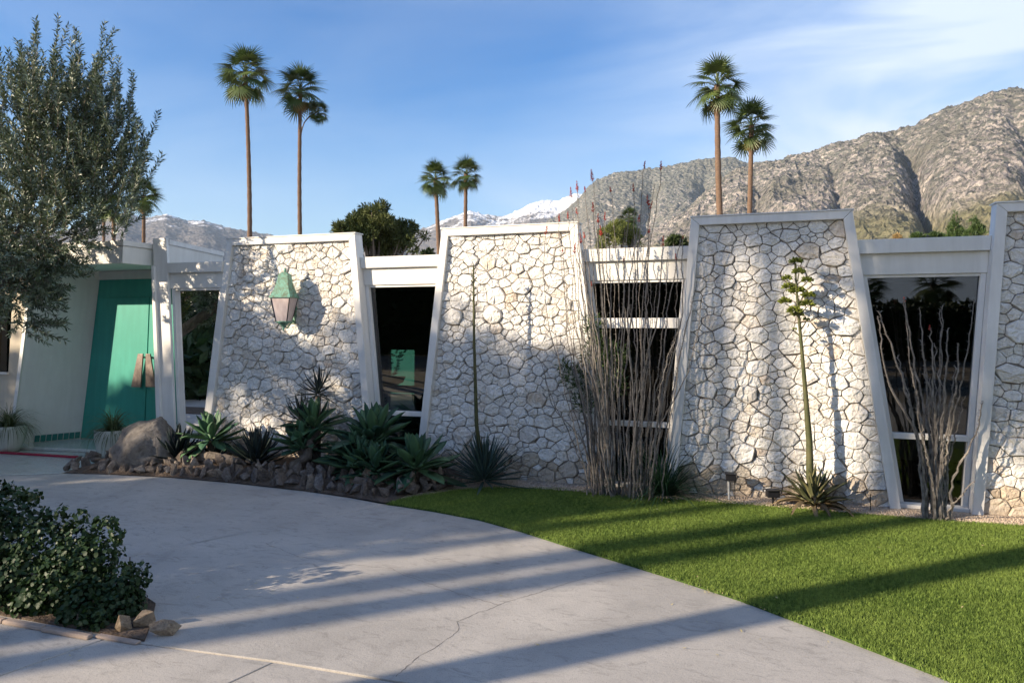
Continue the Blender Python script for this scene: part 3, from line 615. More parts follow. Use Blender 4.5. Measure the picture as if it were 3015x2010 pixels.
# entry: side wall, door, canopy, post
def shear(bot, z0, z1, k=0.10):
    return [(x + k * z0, y, z0) for x, y in bot], [(x + k * z1, y, z1) for x, y in bot]
hb('entry_side_wall', M['stucco'], lambda m: m.hexa(*shear([(-9.40, -0.16), (-9.325, -0.17), (-8.955, 0.515), (-9.03, 0.555)], 0.0, 2.34)), 0.004)
hb('entry_side_wall', M['stucco'], lambda m: m.hexa(*shear([(-9.39, -0.185), (-9.325, -0.19), (-9.323, -0.172), (-9.392, -0.162)], 0.0, 2.33)), 0.002)
for k in range(8):
    u0, u1 = 0.30 + k * 0.086, 0.30 + (k + 1) * 0.086 - 0.010
    def tl(m, u0=u0, u1=u1):
        A = Vector((-9.325, -0.17)); B = Vector((-8.955, 0.515)); n2 = Vector((0.685, -0.37)).normalized() * 0.008
        p, q = A.lerp(B, u0), A.lerp(B, u1)
        m.hexa(*shear([(p.x + .001, p.y), (p.x + n2.x, p.y + n2.y), (q.x + n2.x, q.y + n2.y), (q.x + .001, q.y)], 0.05, 0.135))
    hb('floor_tile', M['tile'], tl)
hb('door_surround', M['door'], lambda m: m.prism_y([(-8.99, 0.046), (-6.99, 0.046), (-6.99, 2.215), (-8.76, 2.215)], 0.52, 0.60), 0.003)
hb('entry_header', M['stucco'], lambda m: m.box((-9.3, 0.50, 2.216), (-6.99, 0.62, 2.33)))
dl = hb('door', M['door'], lambda m: m.box((-8.70, 0.495, 0.05), (-7.822, 0.519, 1.965)), 0.004)
dr = hb('door', M['door'], lambda m: m.box((-7.806, 0.495, 0.05), (-7.02, 0.519, 1.965)), 0.004)
for pts, par in (([(408, 1041), (423, 1041), (416, 1139), (388, 1139)], dl), ([(431, 1041), (444, 1041), (460, 1139), (431, 1139)], dr)):
    q = [at(px, py, 0.43) for px, py in pts]
    zt, zb_ = (q[0].z + q[1].z) / 2, (q[2].z + q[3].z) / 2
    hb('door_handle', M['bronze'], lambda m: (m.prism_y([(q[3].x, zb_), (q[2].x, zb_), (q[1].x, zt), (q[0].x, zt)], 0.415, 0.435), m.box(((q[0].x + q[1].x) / 2 - .01, 0.436, zt - .06), ((q[0].x + q[1].x) / 2 + .01, 0.494, zt - .04)), m.box(((q[2].x + q[3].x) / 2 - .01, 0.436, zb_ + .04), ((q[2].x + q[3].x) / 2 + .01, 0.494, zb_ + .06))), 0.003, par)
hb('entry_canopy', M['stucco'], lambda m: m.box((-12.5, -0.44, 2.335), (-7.30, 0.70, 2.545)), 0.006)
hb('canopy_cap', M['fascia'], lambda m: m.box((-12.52, -0.455, 2.546), (-7.285, 0.70, 2.612)), 0.005)
hb('entry_post', M['frame'], lambda m: m.hexa([(-7.02, -0.02, 0), (-6.79, -0.02, 0), (-6.79, 0.02, 0), (-7.02, 0.02, 0)], [(-7.28, -0.02, 2.68), (-7.06, -0.02, 2.68), (-7.06, 0.02, 2.68), (-7.28, 0.02, 2.68)]), 0.006)
hb('entry_post', M['frame'], lambda m: m.hexa([(-7.035, -0.06, 0), (-6.955, -0.06, 0), (-6.955, -0.021, 0), (-7.035, -0.021, 0)], [(-7.245, -0.06, 2.33), (-7.205, -0.06, 2.33), (-7.205, -0.021, 2.33), (-7.245, -0.021, 2.33)]), 0.004)
e = EYE; r = ray(657, 742); tt = (-7.06 - e.x) / r.x; pe = e + r * tt
hb('parapet', M['fascia'], lambda m: m.hexa([(-7.22, 0.021, 2.37), (-7.06, 0.021, 2.37), (-7.06, pe.y, 2.3), (-7.22, pe.y, 2.3)], [(-7.22, 0.021, 2.60), (-7.06, 0.021, 2.60), (-7.06, pe.y, pe.z - .06), (-7.22, pe.y, pe.z - .06)]))
hb('parapet_cap', M['frame'], lambda m: m.hexa([(-7.24, 0.021, 2.601), (-7.045, 0.021, 2.601), (-7.045, pe.y, pe.z - .059), (-7.24, pe.y, pe.z - .059)], [(-7.24, 0.021, 2.66), (-7.045, 0.021, 2.66), (-7.045, pe.y, pe.z), (-7.24, pe.y, pe.z)]))
hb('roof', M['roof'], lambda m: m.box((-12.5, 0.71, 2.34), (-7.241, pe.y, 2.55)))
# wing left of the entry
hb('side_wall', M['beige'], lambda m: m.box((-14, 0.16, 0), (-10.25, 0.30, 2.334)))
hb('side_wall', M['beige'], lambda m: m.box((-9.92, 0.16, 0), (-9.33, 0.30, 2.334)))
hb('side_wall', M['beige'], lambda m: m.box((-10.249, 0.16, 0), (-9.921, 0.30, 0.93)))
hb('side_wall', M['beige'], lambda m: m.box((-10.249, 0.16, 2.02), (-9.921, 0.30, 2.334)))
sw = hb('window', M['frame'], lambda m: m.box((-10.26, 0.13, 0.915), (-9.905, 0.159, 0.945)), label='small window left of the entry')
hb('glass_pane', M['glass'], lambda m: m.box((-10.249, 0.22, 0.931), (-9.921, 0.226, 2.019)), 0, sw)
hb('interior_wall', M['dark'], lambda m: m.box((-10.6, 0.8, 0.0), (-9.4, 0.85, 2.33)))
hb('slanted_post', M['frame'], lambda m: m.hexa(*shear([(-10.42, 0.02), (-10.26, 0.02), (-10.26, 0.158), (-10.42, 0.158)], 0, 2.334, -0.05)), 0.004)
hb('wall_light', M['white'], lambda m: m.lathe([(0.012, -.05), (0.035, -.03), (0.04, 0), (0.03, .03), (0.01, .045)], 12, (-9.08, -0.05, 2.08)))
# furniture behind the glass
ch = empty('armchair', (1.42, 1.0, 0.03), 'white armchair seen through the wide window', 'armchair')
mb = MB(); mb.box((-.32, -.3, .30), (.32, .3, .46)); mb.build('seat', M['white'], ch, bevel=0.04)
mb = MB(); mb.hexa([(-.33, -.36, .30), (.33, -.36, .30), (.33, -.24, .30), (-.33, -.24, .30)], [(-.38, -.44, .98), (.38, -.44, .98), (.38, -.36, .98), (-.38, -.36, .98)]); mb.build('backrest', M['white'], ch, bevel=0.03)
for s in (-1, 1):
    mb = MB(); mb.box((s * .37 - .05, -.32, .30), (s * .37 + .05, .3, .62)); mb.build('armrest', M['white'], ch, bevel=0.03)
    for q in (-1, 1):
        mb = MB(); mb.tube([(s * .28, q * .25, .31), (s * .32, q * .29, 0)], .018, 6); mb.build('leg', M['dark'], ch)
ch2 = empty('tub_chair', (0.72, 1.75, 0.03), 'rounded cream chair behind the left side of the wide window', 'chair')
mb = MB(); ring = [(0.30 * math.cos(R(a)), 0.30 * math.sin(R(a)), 0.85) for a in range(-20, 201, 20)]; mb.tube(ring, 0.10, 8); mb.build('backrest', M['white'], ch2, True)
mb = MB(); mb.lathe([(.26, .30), (.30, .36), (.28, .46), (.05, .48)], 16); mb.build('seat', M['white'], ch2, True)
mb = MB(); mb.lathe([(.20, 0), (.03, .02), (.025, .30)], 12); mb.build('base', M['dark'], ch2, True)
lm = empty('floor_lamp', (-4.0, 2.2, 0.03), 'dark shaded lamp standing inside the window right of the lantern wall', 'lamp')
mb = MB(); mb.lathe([(.14, 0), (.14, .02), (.012, .03), (.012, 1.35)], 12); mb.build('stem', M['dark'], lm)
mb = MB(); mb.lathe([(.24, 1.25), (.17, 1.60)], 16); mb.build('lamp_shade', M['black'], lm)
tb = empty('side_table', (-4.55, 1.6, 0.03), 'dark table below the bowl plant inside the window right of the lantern wall', 'table')
mb = MB(); mb.box((-.5, -.3, .70), (.5, .3, .74)); mb.build('table_top', M['dark'], tb)
for sx_ in (-1, 1):
    for sy_ in (-1, 1):
        mb = MB(); mb.box((sx_ * .46 - .02, sy_ * .26 - .02, 0), (sx_ * .46 + .02, sy_ * .26 + .02, .699)); mb.build('leg', M['dark'], tb)

pp = at(1152, 1125, 1.7); pl = empty('bowl_plant', (pp.x, 1.7, .775), 'dark leafy plant in a bowl seen against the turquoise patch inside the window', 'potted plant')
mb = MB(); mb.lathe([(.06, 0), (.16, .05), (.19, .12), (.17, .12), (.02, .10)], 14); mb.build('bowl', M['dark'], pl, True)
r_ = np.random.default_rng(4); th_ = r_.uniform(0, 6.28, 90); hh_ = r_.uniform(.12, .46, 90); pl_c = np.stack([np.cos(th_) * hh_ * .35, np.sin(th_) * hh_ * .35, hh_], -1)
mb = MB()
for q_ in pl_c: mb.add([tuple(q_), tuple(q_ + np.array([.025, .01, .01])), tuple(q_ + np.array([.055, 0, .02])), tuple(q_ + np.array([.025, -.01, .025]))], [(0, 1, 2, 3)])
for k_ in range(7):
    q_ = pl_c[k_ * 9]; mb.tube([(0, 0, .08), tuple(q_)], [.004, .003], 4, False)
mb.build('foliage', M['agave_dark'], pl)['kind'] = 'stuff'

# wall lantern on the first stone wall
LY = -0.14
lc = at(837, 885, LY); lz = lc.z; lx = lc.x
lan = empty('wall_lantern', (lx, LY, lz - 0.5), 'weathered green copper wall lantern with pink frosted panes on the stone wall', 'lantern')
zt = at(837, 804, LY).z; ze = at(837, 874, LY).z; zg = at(833, 947, LY).z; zq = at(831, 980, LY).z; zo = lz - 0.5
def ring4(h, z, rz=R(45 + 12)):
    return [(h * math.cos(rz + k * math.pi / 2), h * math.sin(rz + k * math.pi / 2), z) for k in range(4)]
mb = MB(); prof = [(0.178, ze - zo - .012), (0.178, ze - zo), (0.150, ze - zo + .035), (0.118, ze - zo + .10), (0.094, ze - zo + .17), (0.080, zt - zo - .03), (0.078, zt - zo - .015), (0.0, zt - zo + .02)]
vs = []; fs = []
for h, z in prof: vs += ring4(max(h, .002), z)
for i in range(len(prof) - 1):
    for k in range(4): fs.append((i * 4 + k, i * 4 + (k + 1) % 4, (i + 1) * 4 + (k + 1) % 4, (i + 1) * 4 + k))
fs.append((3, 2, 1, 0)); mb.add(vs, fs); mb.build('roof', M['copper'], lan, bevel=0.003)
mb = MB(); mb.lathe([(.012, 0), (.018, .012), (.008, .02), (.014, .03), (.004, .042)], 10, (0, 0, zt - zo + .018)); mb.build('finial', M['copper'], lan, True)
T4 = ring4(0.158, ze - zo - .013); B4 = ring4(0.092, zg - zo)
for k in range(4):
    mb = MB(); a, b, c_, d_ = [Vector(v) for v in (T4[k], T4[(k + 1) % 4], B4[(k + 1) % 4], B4[k])]
    nrm = (b - a).cross(d_ - a).normalized() * .003; f_ = lambda p: p * 1
    mb.hexa([a, b, c_, d_], [a + nrm, b + nrm, c_ + nrm, d_ + nrm]); mb.build('pane', M['lampglass'], lan)
    mb = MB(); mb.tube([Vector(T4[k]) * 1.0, Vector(B4[k]) * 1.0], 0.0065, 5); mb.build('frame_bar', M['black'], lan)
mb = MB(); mb.tube([*(Vector(v) for v in B4), Vector(B4[0])], 0.008, 5); mb.lathe([(.004, -.10), (.012, -.075), (.014, -.06), (.04, -.035), (.085, -.005), (.085, .002)], 12, (0, 0, zg - zo)); mb.build('base', M['copper'], lan)
mb = MB(); mb.prism_y([(-.03, zg - zo - .02), (.03, zg - zo - .02), (.05, ze - zo - .02), (-.05, ze - zo - .02)], -LY + .035, -LY + .05); mb.tube([(0, 0, zg - zo - .05), (0, .07, zg - zo - .07), (0, -LY + .04, zg - zo + .02)], 0.010, 6); mb.build('bracket', M['copper'], lan)

# ------------------------------------------------------------------ rocks
def rock_mesh(name, mat, rx, ry, rz, seed, facets=26, sub=False):
    r = random.Random(seed); import bmesh
    bm = bmesh.new()
    for _ in range(facets):
        v = Vector((r.gauss(0, 1), r.gauss(0, 1), r.gauss(0, 1))).normalized() * r.uniform(.78, 1.05); bm.verts.new((v.x * rx, v.y * ry, v.z * rz))
    bmesh.ops.convex_hull(bm, input=bm.verts)
    for v in [v for v in bm.verts if not v.link_faces]: bm.verts.remove(v)
    bmesh.ops.recalc_face_normals(bm, faces=bm.faces)
    if sub:
        bmesh.ops.subdivide_edges(bm, edges=bm.edges, cuts=3, use_grid_fill=True, smooth=0.6)
        from mathutils import noise
        for v in bm.verts:
            p = v.co; n = noise.fractal(Vector((p.x * 3, p.y * 3, p.z * 7)) + Vector((seed, 0, 0)), 0.8, 2.1, 5); v.co += v.normal * n * 0.05 * (rx / 0.4)
    me = bpy.data.meshes.new(name); bm.to_mesh(me); bm.free(); me.materials.append(mat)
    if sub: me.polygons.foreach_set('use_smooth', [True] * len(me.polygons))
    return me
bp = on(352, 1392, 0.0)
bo = link('boulder', rock_mesh('boulder', M['boulder'], 0.46, 0.36, 0.34, 4, 34, True), None, (bp.x - 0.02, bp.y + 0.32, 0.20), (0.05, -0.08, 0.3))
tag(bo, 'large rounded grey brown boulder in front of the turquoise door', 'boulder')
rb = empty('rock_border', (-5.2, -0.95, 0), 'border of jagged brown and grey rocks between driveway and agave bed', 'rock border')
RM = [rock_mesh('rock', M['rock'], .11, .075, .055, s, 12) for s in range(9)]
bl = [Vector((x, y)) for x, y in [(-7.30, -1.14)] + bed_edge[1:] + [(-3.45, -1.16), (-3.18, -1.02), (-3.0, -0.72), (-2.9, -0.45)]]
def along(pts, d):
    for a, b in zip(pts[:-1], pts[1:]):
        L = (b - a).length
        if d <= L: return a + (b - a) * (d / L)
        d -= L
    return pts[-1]
tot = sum((b - a).length for a, b in zip(bl[:-1], bl[1:])); d = 0.02
while d < tot:
    s = random.uniform(.62, 1.15); p = along(bl, d); q = p + Vector((random.uniform(-.01, .01), .075 + random.uniform(-.01, .02)))
    link('rock', random.choice(RM), rb, (q.x + 5.2, q.y + .95, .045 + .02 * s), [random.uniform(0, 6.3) for _ in range(3)], (s, s * random.uniform(.7, 1), s * random.uniform(.8, 1.1)))
    d += .125 * s
for row, (off, zz_, smin, smax, gap_) in enumerate(((.17, .10, .5, 1.0, .125), (.27, .135, .45, .95, .15), (.40, .13, .3, .8, .26))):
    d = random.uniform(0, .1)
    while d < tot - .35:
        s = random.uniform(smin, smax); p = along(bl, d)
        link('rock', random.choice(RM), rb, (p.x + 5.2 + random.uniform(-.02, .02), p.y + .95 + off + random.uniform(-.03, .03), zz_ + random.uniform(-.01, .02)), [random.uniform(0, 6.3) for _ in range(3)], (s, s * random.uniform(.6, 1), s * random.uniform(.6, 1)))
        d += gap_ * s * random.uniform(.9, 1.3)
for (px, py, s, lab, m_) in ((343, 1846, (.06, .05, .058), 'squarish golden tan rock at the corner of the leafy bush', 'rock_tan'), (405, 1838, (.06, .055, .07), 'upright brown rock between the golden rock and the flat pinkish one', 'rock'), (466, 1855, (.09, .055, .045), 'long flat pinkish brown rock lying right of the bush', 'rock')):
    p = on(px, py + 20)
    tag(link('rock', rock_mesh('rock', M[m_] if m_ == 'rock_tan' else M['rock_tan'], *s, int(px), 11), None, (p.x, p.y + .04, s[2] * .72), (0.1, 0.15, .4)), lab, 'rock')
# flat log behind the rocks
lg = at(640, 1368, -0.62)
mb = MB(); mb.tube([(-.30, 0, 0), (-.1, .02, .01), (.12, 0, 0), (.30, -.02, -.01)], [.05, .062, .058, .045], 9); tag(mb.build('log', M['bark'], None, loc=(lg.x, lg.y, .15)), 'weathered flat log lying behind the rock border', 'log')

# ------------------------------------------------------------------ rosettes
def leaf_mesh(name, mat, L, W, curve, fold=0.25, tip=1.0, seg=9, belly=0.45, base=0.45, droop=0.0):
    vs = []; fs = []; a = 0.0; x = z = 0.0; ds = L / seg
    for i in range(seg + 1):
        s = i / seg
        w = W * 0.5 * ((base + (1 - base) * math.sin(min(1, s / belly) * math.pi / 2)) if s < belly else math.cos(((s - belly) / (1 - belly)) ** tip * math.pi / 2) ** 0.85)
        w = max(w, 0.0012); th = W * 0.10 * (1 - s) + 0.001
        nx, nz = -math.sin(a), math.cos(a)
        for (u, hgt) in ((-1, fold * w), (-.5, fold * w * .3), (0, 0), (.5, fold * w * .3), (1, fold * w)):
            vs.append((x + nx * hgt, u * w, z + nz * hgt))
        vs.append((x - nx * th, 0, z - nz * th))
        x += math.cos(a) * ds; z += math.sin(a) * ds; a += curve / seg * (0.4 + 1.2 * s) + droop * s * s / seg
    for i in range(seg):
        b = i * 6; c = b + 6
        for k in range(4): fs.append((b + k, b + k + 1, c + k + 1, c + k))
        fs += [(b, c, c + 5, b + 5), (b + 5, c + 5, c + 4, b + 4)]
    me = bpy.data.meshes.new(name); me.from_pydata(vs, [], [f[::-1] for f in fs]); me.materials.append(mat)
    me.polygons.foreach_set('use_smooth', [True] * len(me.polygons)); me.update(); return me
def rosette(parent, c, meshes, n, el0, el1, s0=1.0, s1=1.0, rad=0.04, up=0.10, tilt=(0, 0), jit=6, name='leaf', az0=0.0):
    for k in range(n):
        u = (k + .5) / n; el = R(el0 + (el1 - el0) * u ** 0.9 + random.uniform(-jit, jit)); az = az0 + k * 2.39996 + random.uniform(-.15, .15)
        s = (s0 + (s1 - s0) * u) * random.uniform(.88, 1.1); r = rad * (1 - u)
        rot = (Euler((tilt[0], tilt[1], 0)).to_matrix() @ Euler((random.uniform(-.2, .2), 0, 0)).to_matrix().to_3x3() if False else Euler((tilt[0], tilt[1], 0)).to_matrix()) @ (Matrix.Rotation(az, 3, 'Z') @ Matrix.Rotation(-el, 3, 'Y') @ Matrix.Rotation(random.uniform(-.15, .15), 3, 'X'))
        link(name, random.choice(meshes), parent, Vector(c) + Vector((math.cos(az) * r, math.sin(az) * r, up * u)), rot.to_euler(), s)
LA = [leaf_mesh('leaf', M['agave'], .42, .125, c_, .45, 1.25, 9, .55, .38) for c_ in (-.35, .1, .5)]
LD = [leaf_mesh('leaf', M['agave_dark'], .36, .06, c_, .5, 1.0, 8, .25, .8) for c_ in (.1, .35, .6)]
LB = [leaf_mesh('leaf', M['agave_blue'], .44, .034, c_, .35, .9, 7, .3, .7) for c_ in (-.1, .05, .2)]
LT = [leaf_mesh('leaf', M['agave_dark'], .34, .030, c_, .5, .8, 8, .15, .9) for c_ in (-.5, .4, .9)]
LV = [leaf_mesh('leaf', M['agave_var'], .34, .055, c_, .45, .9, 8, .3, .8) for c_ in (-.3, .3, -.9)]
LY_ = [leaf_mesh('leaf', M['agave_dry'], .36, .045, c_, .5, .9, 8, .3, .8, droop=-1.2) for c_ in (-.9, -1.5)]
# broad leaved green agaves
def agave(px, py, Y, lab, n, size, heads=((0, 0, 0),), stems=True, meshes=LA, el=(2, 82), mat='bark'):
    p = at(px, py, Y); g_ = empty('agave', (p.x, Y, 0.06), lab, 'agave', 'agaves in the planting bed')
    for (dx, dy, dz) in heads:
        h = max(.02, p.z - 0.06 + dz)
        if stems:
            mb = MB(); mb.tube([(dx * .3, dy * .3 , -.04), (dx * .7, dy * .7, h * .45), (dx, dy, h)], [.045, .045, .055], 8); mb.build('stem', M[mat], g_, True)
        rosette(g_, (dx, dy, h), meshes, n, el[0], el[1], 1.12 * size, .72 * size, .05, .07, (random.uniform(-.12, .2), random.uniform(-.15, .15)))
    return g_
agave(1100, 1300, -0.42, 'tall broad leaved green agave rising left of the dark window right of the lantern', 36, 1.05, ((0, 0, 0), (-.12, -.08, -.22)), el=(-30, 84))
agave(1105, 1395, -0.72, 'low broad leaved green agave directly above the rocks below the tallest one', 34, .85, ((0, 0, 0), (-.17, .05, .03)), el=(-28, 84))
agave(1225, 1385, -0.62, 'broad leaved green agave with wide cupped leaves next to the lawn', 30, 1.05, el=(-28, 80))
agave(925, 1262, -0.35, 'upright narrow green agave on a leaning trunk left of the tallest agave', 26, .85, ((0, 0, 0), (-.06, -.12, -.20)), el=(-15, 86))
agave(622, 1300, -0.42, 'green agave at the foot of the stone wall left of the lantern', 32, .88, el=(-35, 84))
agave(482, 1335, -0.5, 'small dark green agave squeezed beside the boulder', 18, .55, el=(-10, 84))
tk = at(845, 1380, -0.7); tk2 = at(915, 1290, -0.45)
mb = MB(); mb.tube([(0, 0, 0), (.05, .03, .10), (.16, .12, .17), (tk2.x - tk.x, tk2.y - tk.y, tk2.z - .06)], [.035, .045, .055, .04], 9); tag(mb.build('trunk', M['bark'], None, loc=(tk.x, tk.y, .06), smooth=True), 'pale bare leaning trunk lying under the upright green agave', 'trunk')
def spiky(px, py, Y, lab, meshes, n, size, el, group='dark spiky agaves in the planting bed', z0=0.07):
    p = at(px, py, Y); g_ = empty('agave', (p.x, Y, z0), lab, 'agave', group); rosette(g_, (0, 0, .02), meshes, n, el[0], el[1], 1.05 * size, .9 * size, .05, .08); return g_
spiky(755, 1365, -0.45, 'dark spiky agave alone against the lantern wall', LD, 42, 1.05, (8, 84))
spiky(520, 1372, -0.55, 'dark spiky agave crowded against the green one beside the boulder', LD, 38, 1.0, (8, 84))
spiky(640, 1375, -0.4, 'small dark agave tucked between two larger spiky ones', LD, 20, .6, (10, 84))
# tree aloe with two crowns
ta = at(935, 1350, -0.25); al = empty('tree_aloe', (ta.x, -0.25, 0.05), 'dark branching tree aloe with slender spiky leaves against the lantern wall', 'aloe')
h1, h2 = at(937, 1165, -.25), at(885, 1245, -.3)
for h in (h1, h2, at(905, 1320, -.35)):
    q = h - Vector((ta.x, -.25, .05)); mb = MB(); mb.tube([(0, 0, -.05), (q.x * .4, 0, q.z * .5), q], [.04, .032, .03], 7); mb.build('branch', M['bark'], al, True)
    rosette(al, q, LT, 34, -25, 85, 1.0, .8, .02, .08)
# slim blue agave with a bare stalk
sb = spiky(1425, 1375, -0.34, 'round blue green agave with stiff narrow leaves and a tall bare stalk', LB, 95, 1.0, (-8, 86), None, 0.05)
s0, s1, s2 = at(1403, 1250, -.34), at(1396, 1000, -.36), at(1394, 785, -.38); o0 = sb.location
mb = MB(); mb.tube([(0, 0, .05), s0 - o0, s1 - o0, s2 - o0, s2 - o0 + Vector((0, 0, .03))], [.022, .020, .014, .008, .002], 7)
for k in range(26):
    u = k / 26; p = (s0 - o0).lerp(s2 - o0, u); a = k * 2.4; mb.tube([p, p + Vector((math.cos(a) * .02, math.sin(a) * .02, .035))], [.006, .001], 4, False)
for k in range(12):
    p = (s1 - o0).lerp(s2 - o0, .45 + k / 22); a = k * 2.4; mb.tube([p, p + Vector((math.cos(a) * .035, math.sin(a) * .03, .03))], [.006, .006], 5)
mb.build('flower_stalk', M['stalk'], sb, True)
# flowering agave before the third wall
fa = at(2395, 1475, -0.2); fg = empty('flowering_agave', (fa.x, -0.2, 0.02), 'mottled agave with a tall branched stalk of green flower clusters before the striped wall', 'agave')
rosette(fg, (0, 0, .03), LV, 34, 18, 82, 1.0, .85, .05, .06); rosette(fg, (0, 0, .03), LY_, 16, 2, 25, 1.1, 1.0, .05, .02, name='dry_leaf')
st = [at(2385, 1400, -.2), at(2383, 1300, -.2), at(2372, 1160, -.2), at(2360, 1020, -.2), at(2349, 900, -.2), at(2340, 770, -.2)]; st = [p - fg.location for p in st]
mb = MB(); mb.tube([Vector((0, 0, .03))] + st, [.035, .033, .028, .020, .015, .011, .006], 8)
for k in range(22):
    u = k / 22; i0 = int(u * 5); p = st[i0].lerp(st[min(i0 + 1, 5)], u * 5 - i0); a = k * 2.4; mb.tube([p, p + Vector((math.cos(a) * .028, math.sin(a) * .02, .03))], [.008, .001], 4, False)
mb.build('flower_stalk', M['stalk'], fg, True)
cl = [(2343, 770, 24), (2352, 800, 22), (2318, 820, 19), (2322, 845, 24), (2377, 825, 21), (2345, 857, 28), (2380, 870, 24), (2311, 888, 23), (2376, 897, 27), (2340, 915, 26), (2350, 925, 20), (2374, 940, 12), (2340, 968, 8)]
for (px, py, rr) in cl:
    c_ = at(px, py, -.2 + random.uniform(-.08, .08)) - fg.location; root = at(2348 + (py - 800) * .08, py + 28, -.2) - fg.location
    mb = MB(); mb.tube([root, (root + c_) / 2 + Vector((0, 0, -.012)), c_ - Vector((0, 0, .015))], [.006, .005, .004], 5, False); fb = mb.build('flower_branch', M['stalk'], fg, True)
    mb = MB(); rad = rr / 2150 * 5.8
    for k in range(int(rr * 4.2)):
        v = Vector((random.gauss(0, 1), random.gauss(0, 1), abs(random.gauss(0, .8)) - .25)).normalized(); v.z *= .75
        p0 = c_ + v * rad * random.uniform(.25, .6); mb.tube([p0, p0 + v * rad * .35, p0 + v * rad * .5], [.004, .0062, .003], 4, False)
    mb.build('flower_cluster', M['bloom'], fb)
# ------------------------------------------------------------------ ocotillos
def cane_obj(parent, pts, r0, flower=0.0, thorn=True, name='cane'):
    P = []; pts = [Vector(p) for p in pts]; n = 26
    for k in range(n + 1):
        u = k / n * (len(pts) - 1); i = min(int(u), len(pts) - 2); f = u - i
        p0, p1, p2, p3 = pts[max(i - 1, 0)], pts[i], pts[i + 1], pts[min(i + 2, len(pts) - 1)]
        q = 0.5 * ((2 * p1) + (p2 - p0) * f + (2 * p0 - 5 * p1 + 4 * p2 - p3) * f * f + (3 * p1 - p0 - 3 * p2 + p3) * f ** 3)
        P.append(q + Vector((random.gauss(0, .006), random.gauss(0, .006), 0)))
    mb = MB(); mb.tube(P, [r0 * (1 - .72 * k / n) * random.uniform(.85, 1.15) for k in range(n + 1)], 5)
    if thorn:
        L = sum((b - a).length for a, b in zip(P[:-1], P[1:])); m_ = int(L / .022)
        for k in range(m_):
            u = (k + .5) / m_ * n; i = int(u); p = P[i].lerp(P[min(i + 1, n)], u - i); a = k * 2.1 + random.random(); t_ = random.uniform(.012, .026)
            d_ = Vector((math.cos(a), math.sin(a), random.uniform(.2, 1.0))).normalized(); s_ = Vector((-math.sin(a), math.cos(a), 0)) * .0022
            b_ = p + d_ * r0 * (1 - .72 * u / n) * .8
            mb.add([b_ - s_, b_ + s_, b_ + d_ * t_, b_ + Vector((0, 0, .005))], [(0, 1, 2), (0, 2, 3), (1, 3, 2)])
    c_ = mb.build(name, M['cane'], parent)
    if flower:
        mb = MB(); tip = P[-1]; dr = (P[-1] - P[-3]).normalized()
        for k in range(int(34 * flower) + 10):
            u = random.random(); a = random.uniform(0, 6.28); rr = .016 * flower * (1.15 - u) + .003
            b_ = tip + dr * (u * .11 * flower - .02); d_ = Vector((math.cos(a), math.sin(a), .7)).normalized()
            mb.tube([b_, b_ + d_ * rr * 1.3], [.0032, .0018], 3, False)
        mb.build('flower', M['red_bloom'], c_)
    return c_
oc = empty('ocotillo', (at(1800, 1450, -.28).x, -0.28, 0.02), 'large ocotillo with dozens of thorny grey canes and red tips before the transom window', 'ocotillo')
O = oc.location
tips = []   # (tip px, tip py, flower)
for px, py, f in ((1745, 528, 1.2), (1700, 560, 1), (1683, 575, .9), (1895, 490, .7), (1948, 495, .8), (1722, 562, .6), (1865, 560, .8), (1910, 600, 1), (1915, 610, .7), (1930, 540, 0), (1800, 560, .5), (1645, 650, .8), (1670, 640, .7), (1745, 620, .9), (1760, 650, .8), (1780, 645, .8), (1770, 690, 1), (1605, 685, .8), (1710, 710, 1), (1690, 740, .9), (1720, 700, .7), (1950, 720, .9), (1912, 680, .6), (1835, 765, .5), (1990, 760, .6), (1655, 735, .4), (1740, 840, .5), (1880, 650, .7), (1700, 625, .6), (1850, 620, 0), (2010, 700, .4), (1965, 740, 0)):
    tips.append((px, py, f))
for k in range(20):
    tips.append((random.choice((random.gauss(1730, 60), random.gauss(1880, 75), random.uniform(1640, 2030))), random.uniform(700, 1130), 0))
tips += [(1600, 1075, 0), (1585, 1040, 0), (1630, 930, 0), (2055, 820, 0), (2065, 900, 0), (2040, 870, 0), (1985, 1000, 0), (2000, 960, 0)]
for k, (px, py, f) in enumerate(tips):
    u = (px - 1600) / 440; bx = 1740 + 185 * min(1, max(0, u)) + random.uniform(-22, 22)
    b_ = at(bx, 1452, -.28 + random.uniform(-.13, .12)); b_.z = 0.0; yt = b_.y + random.uniform(-.35, .22); yt = min(yt, 0.0)
    t_ = at(px, py, yt); hgt = t_.z
    lean = (t_ - b_); m1 = b_ + Vector((lean.x * random.uniform(.05, .40) + random.gauss(0, .02), lean.y * .4, hgt * random.uniform(.26, .38))); m2 = b_ + Vector((lean.x * random.uniform(.35, .95) + random.gauss(0, .025), lean.y * .8, hgt * .68))
    cane_obj(oc, [b_ - O, m1 - O, m2 - O, t_ - O], random.uniform(.005, .0118), f)
o2p = at(2755, 1508, -.22); o2 = empty('ocotillo', (o2p.x, -0.22, 0.02), 'smaller bare ocotillo standing before the wide dark window at right', 'ocotillo')
O2 = o2.location
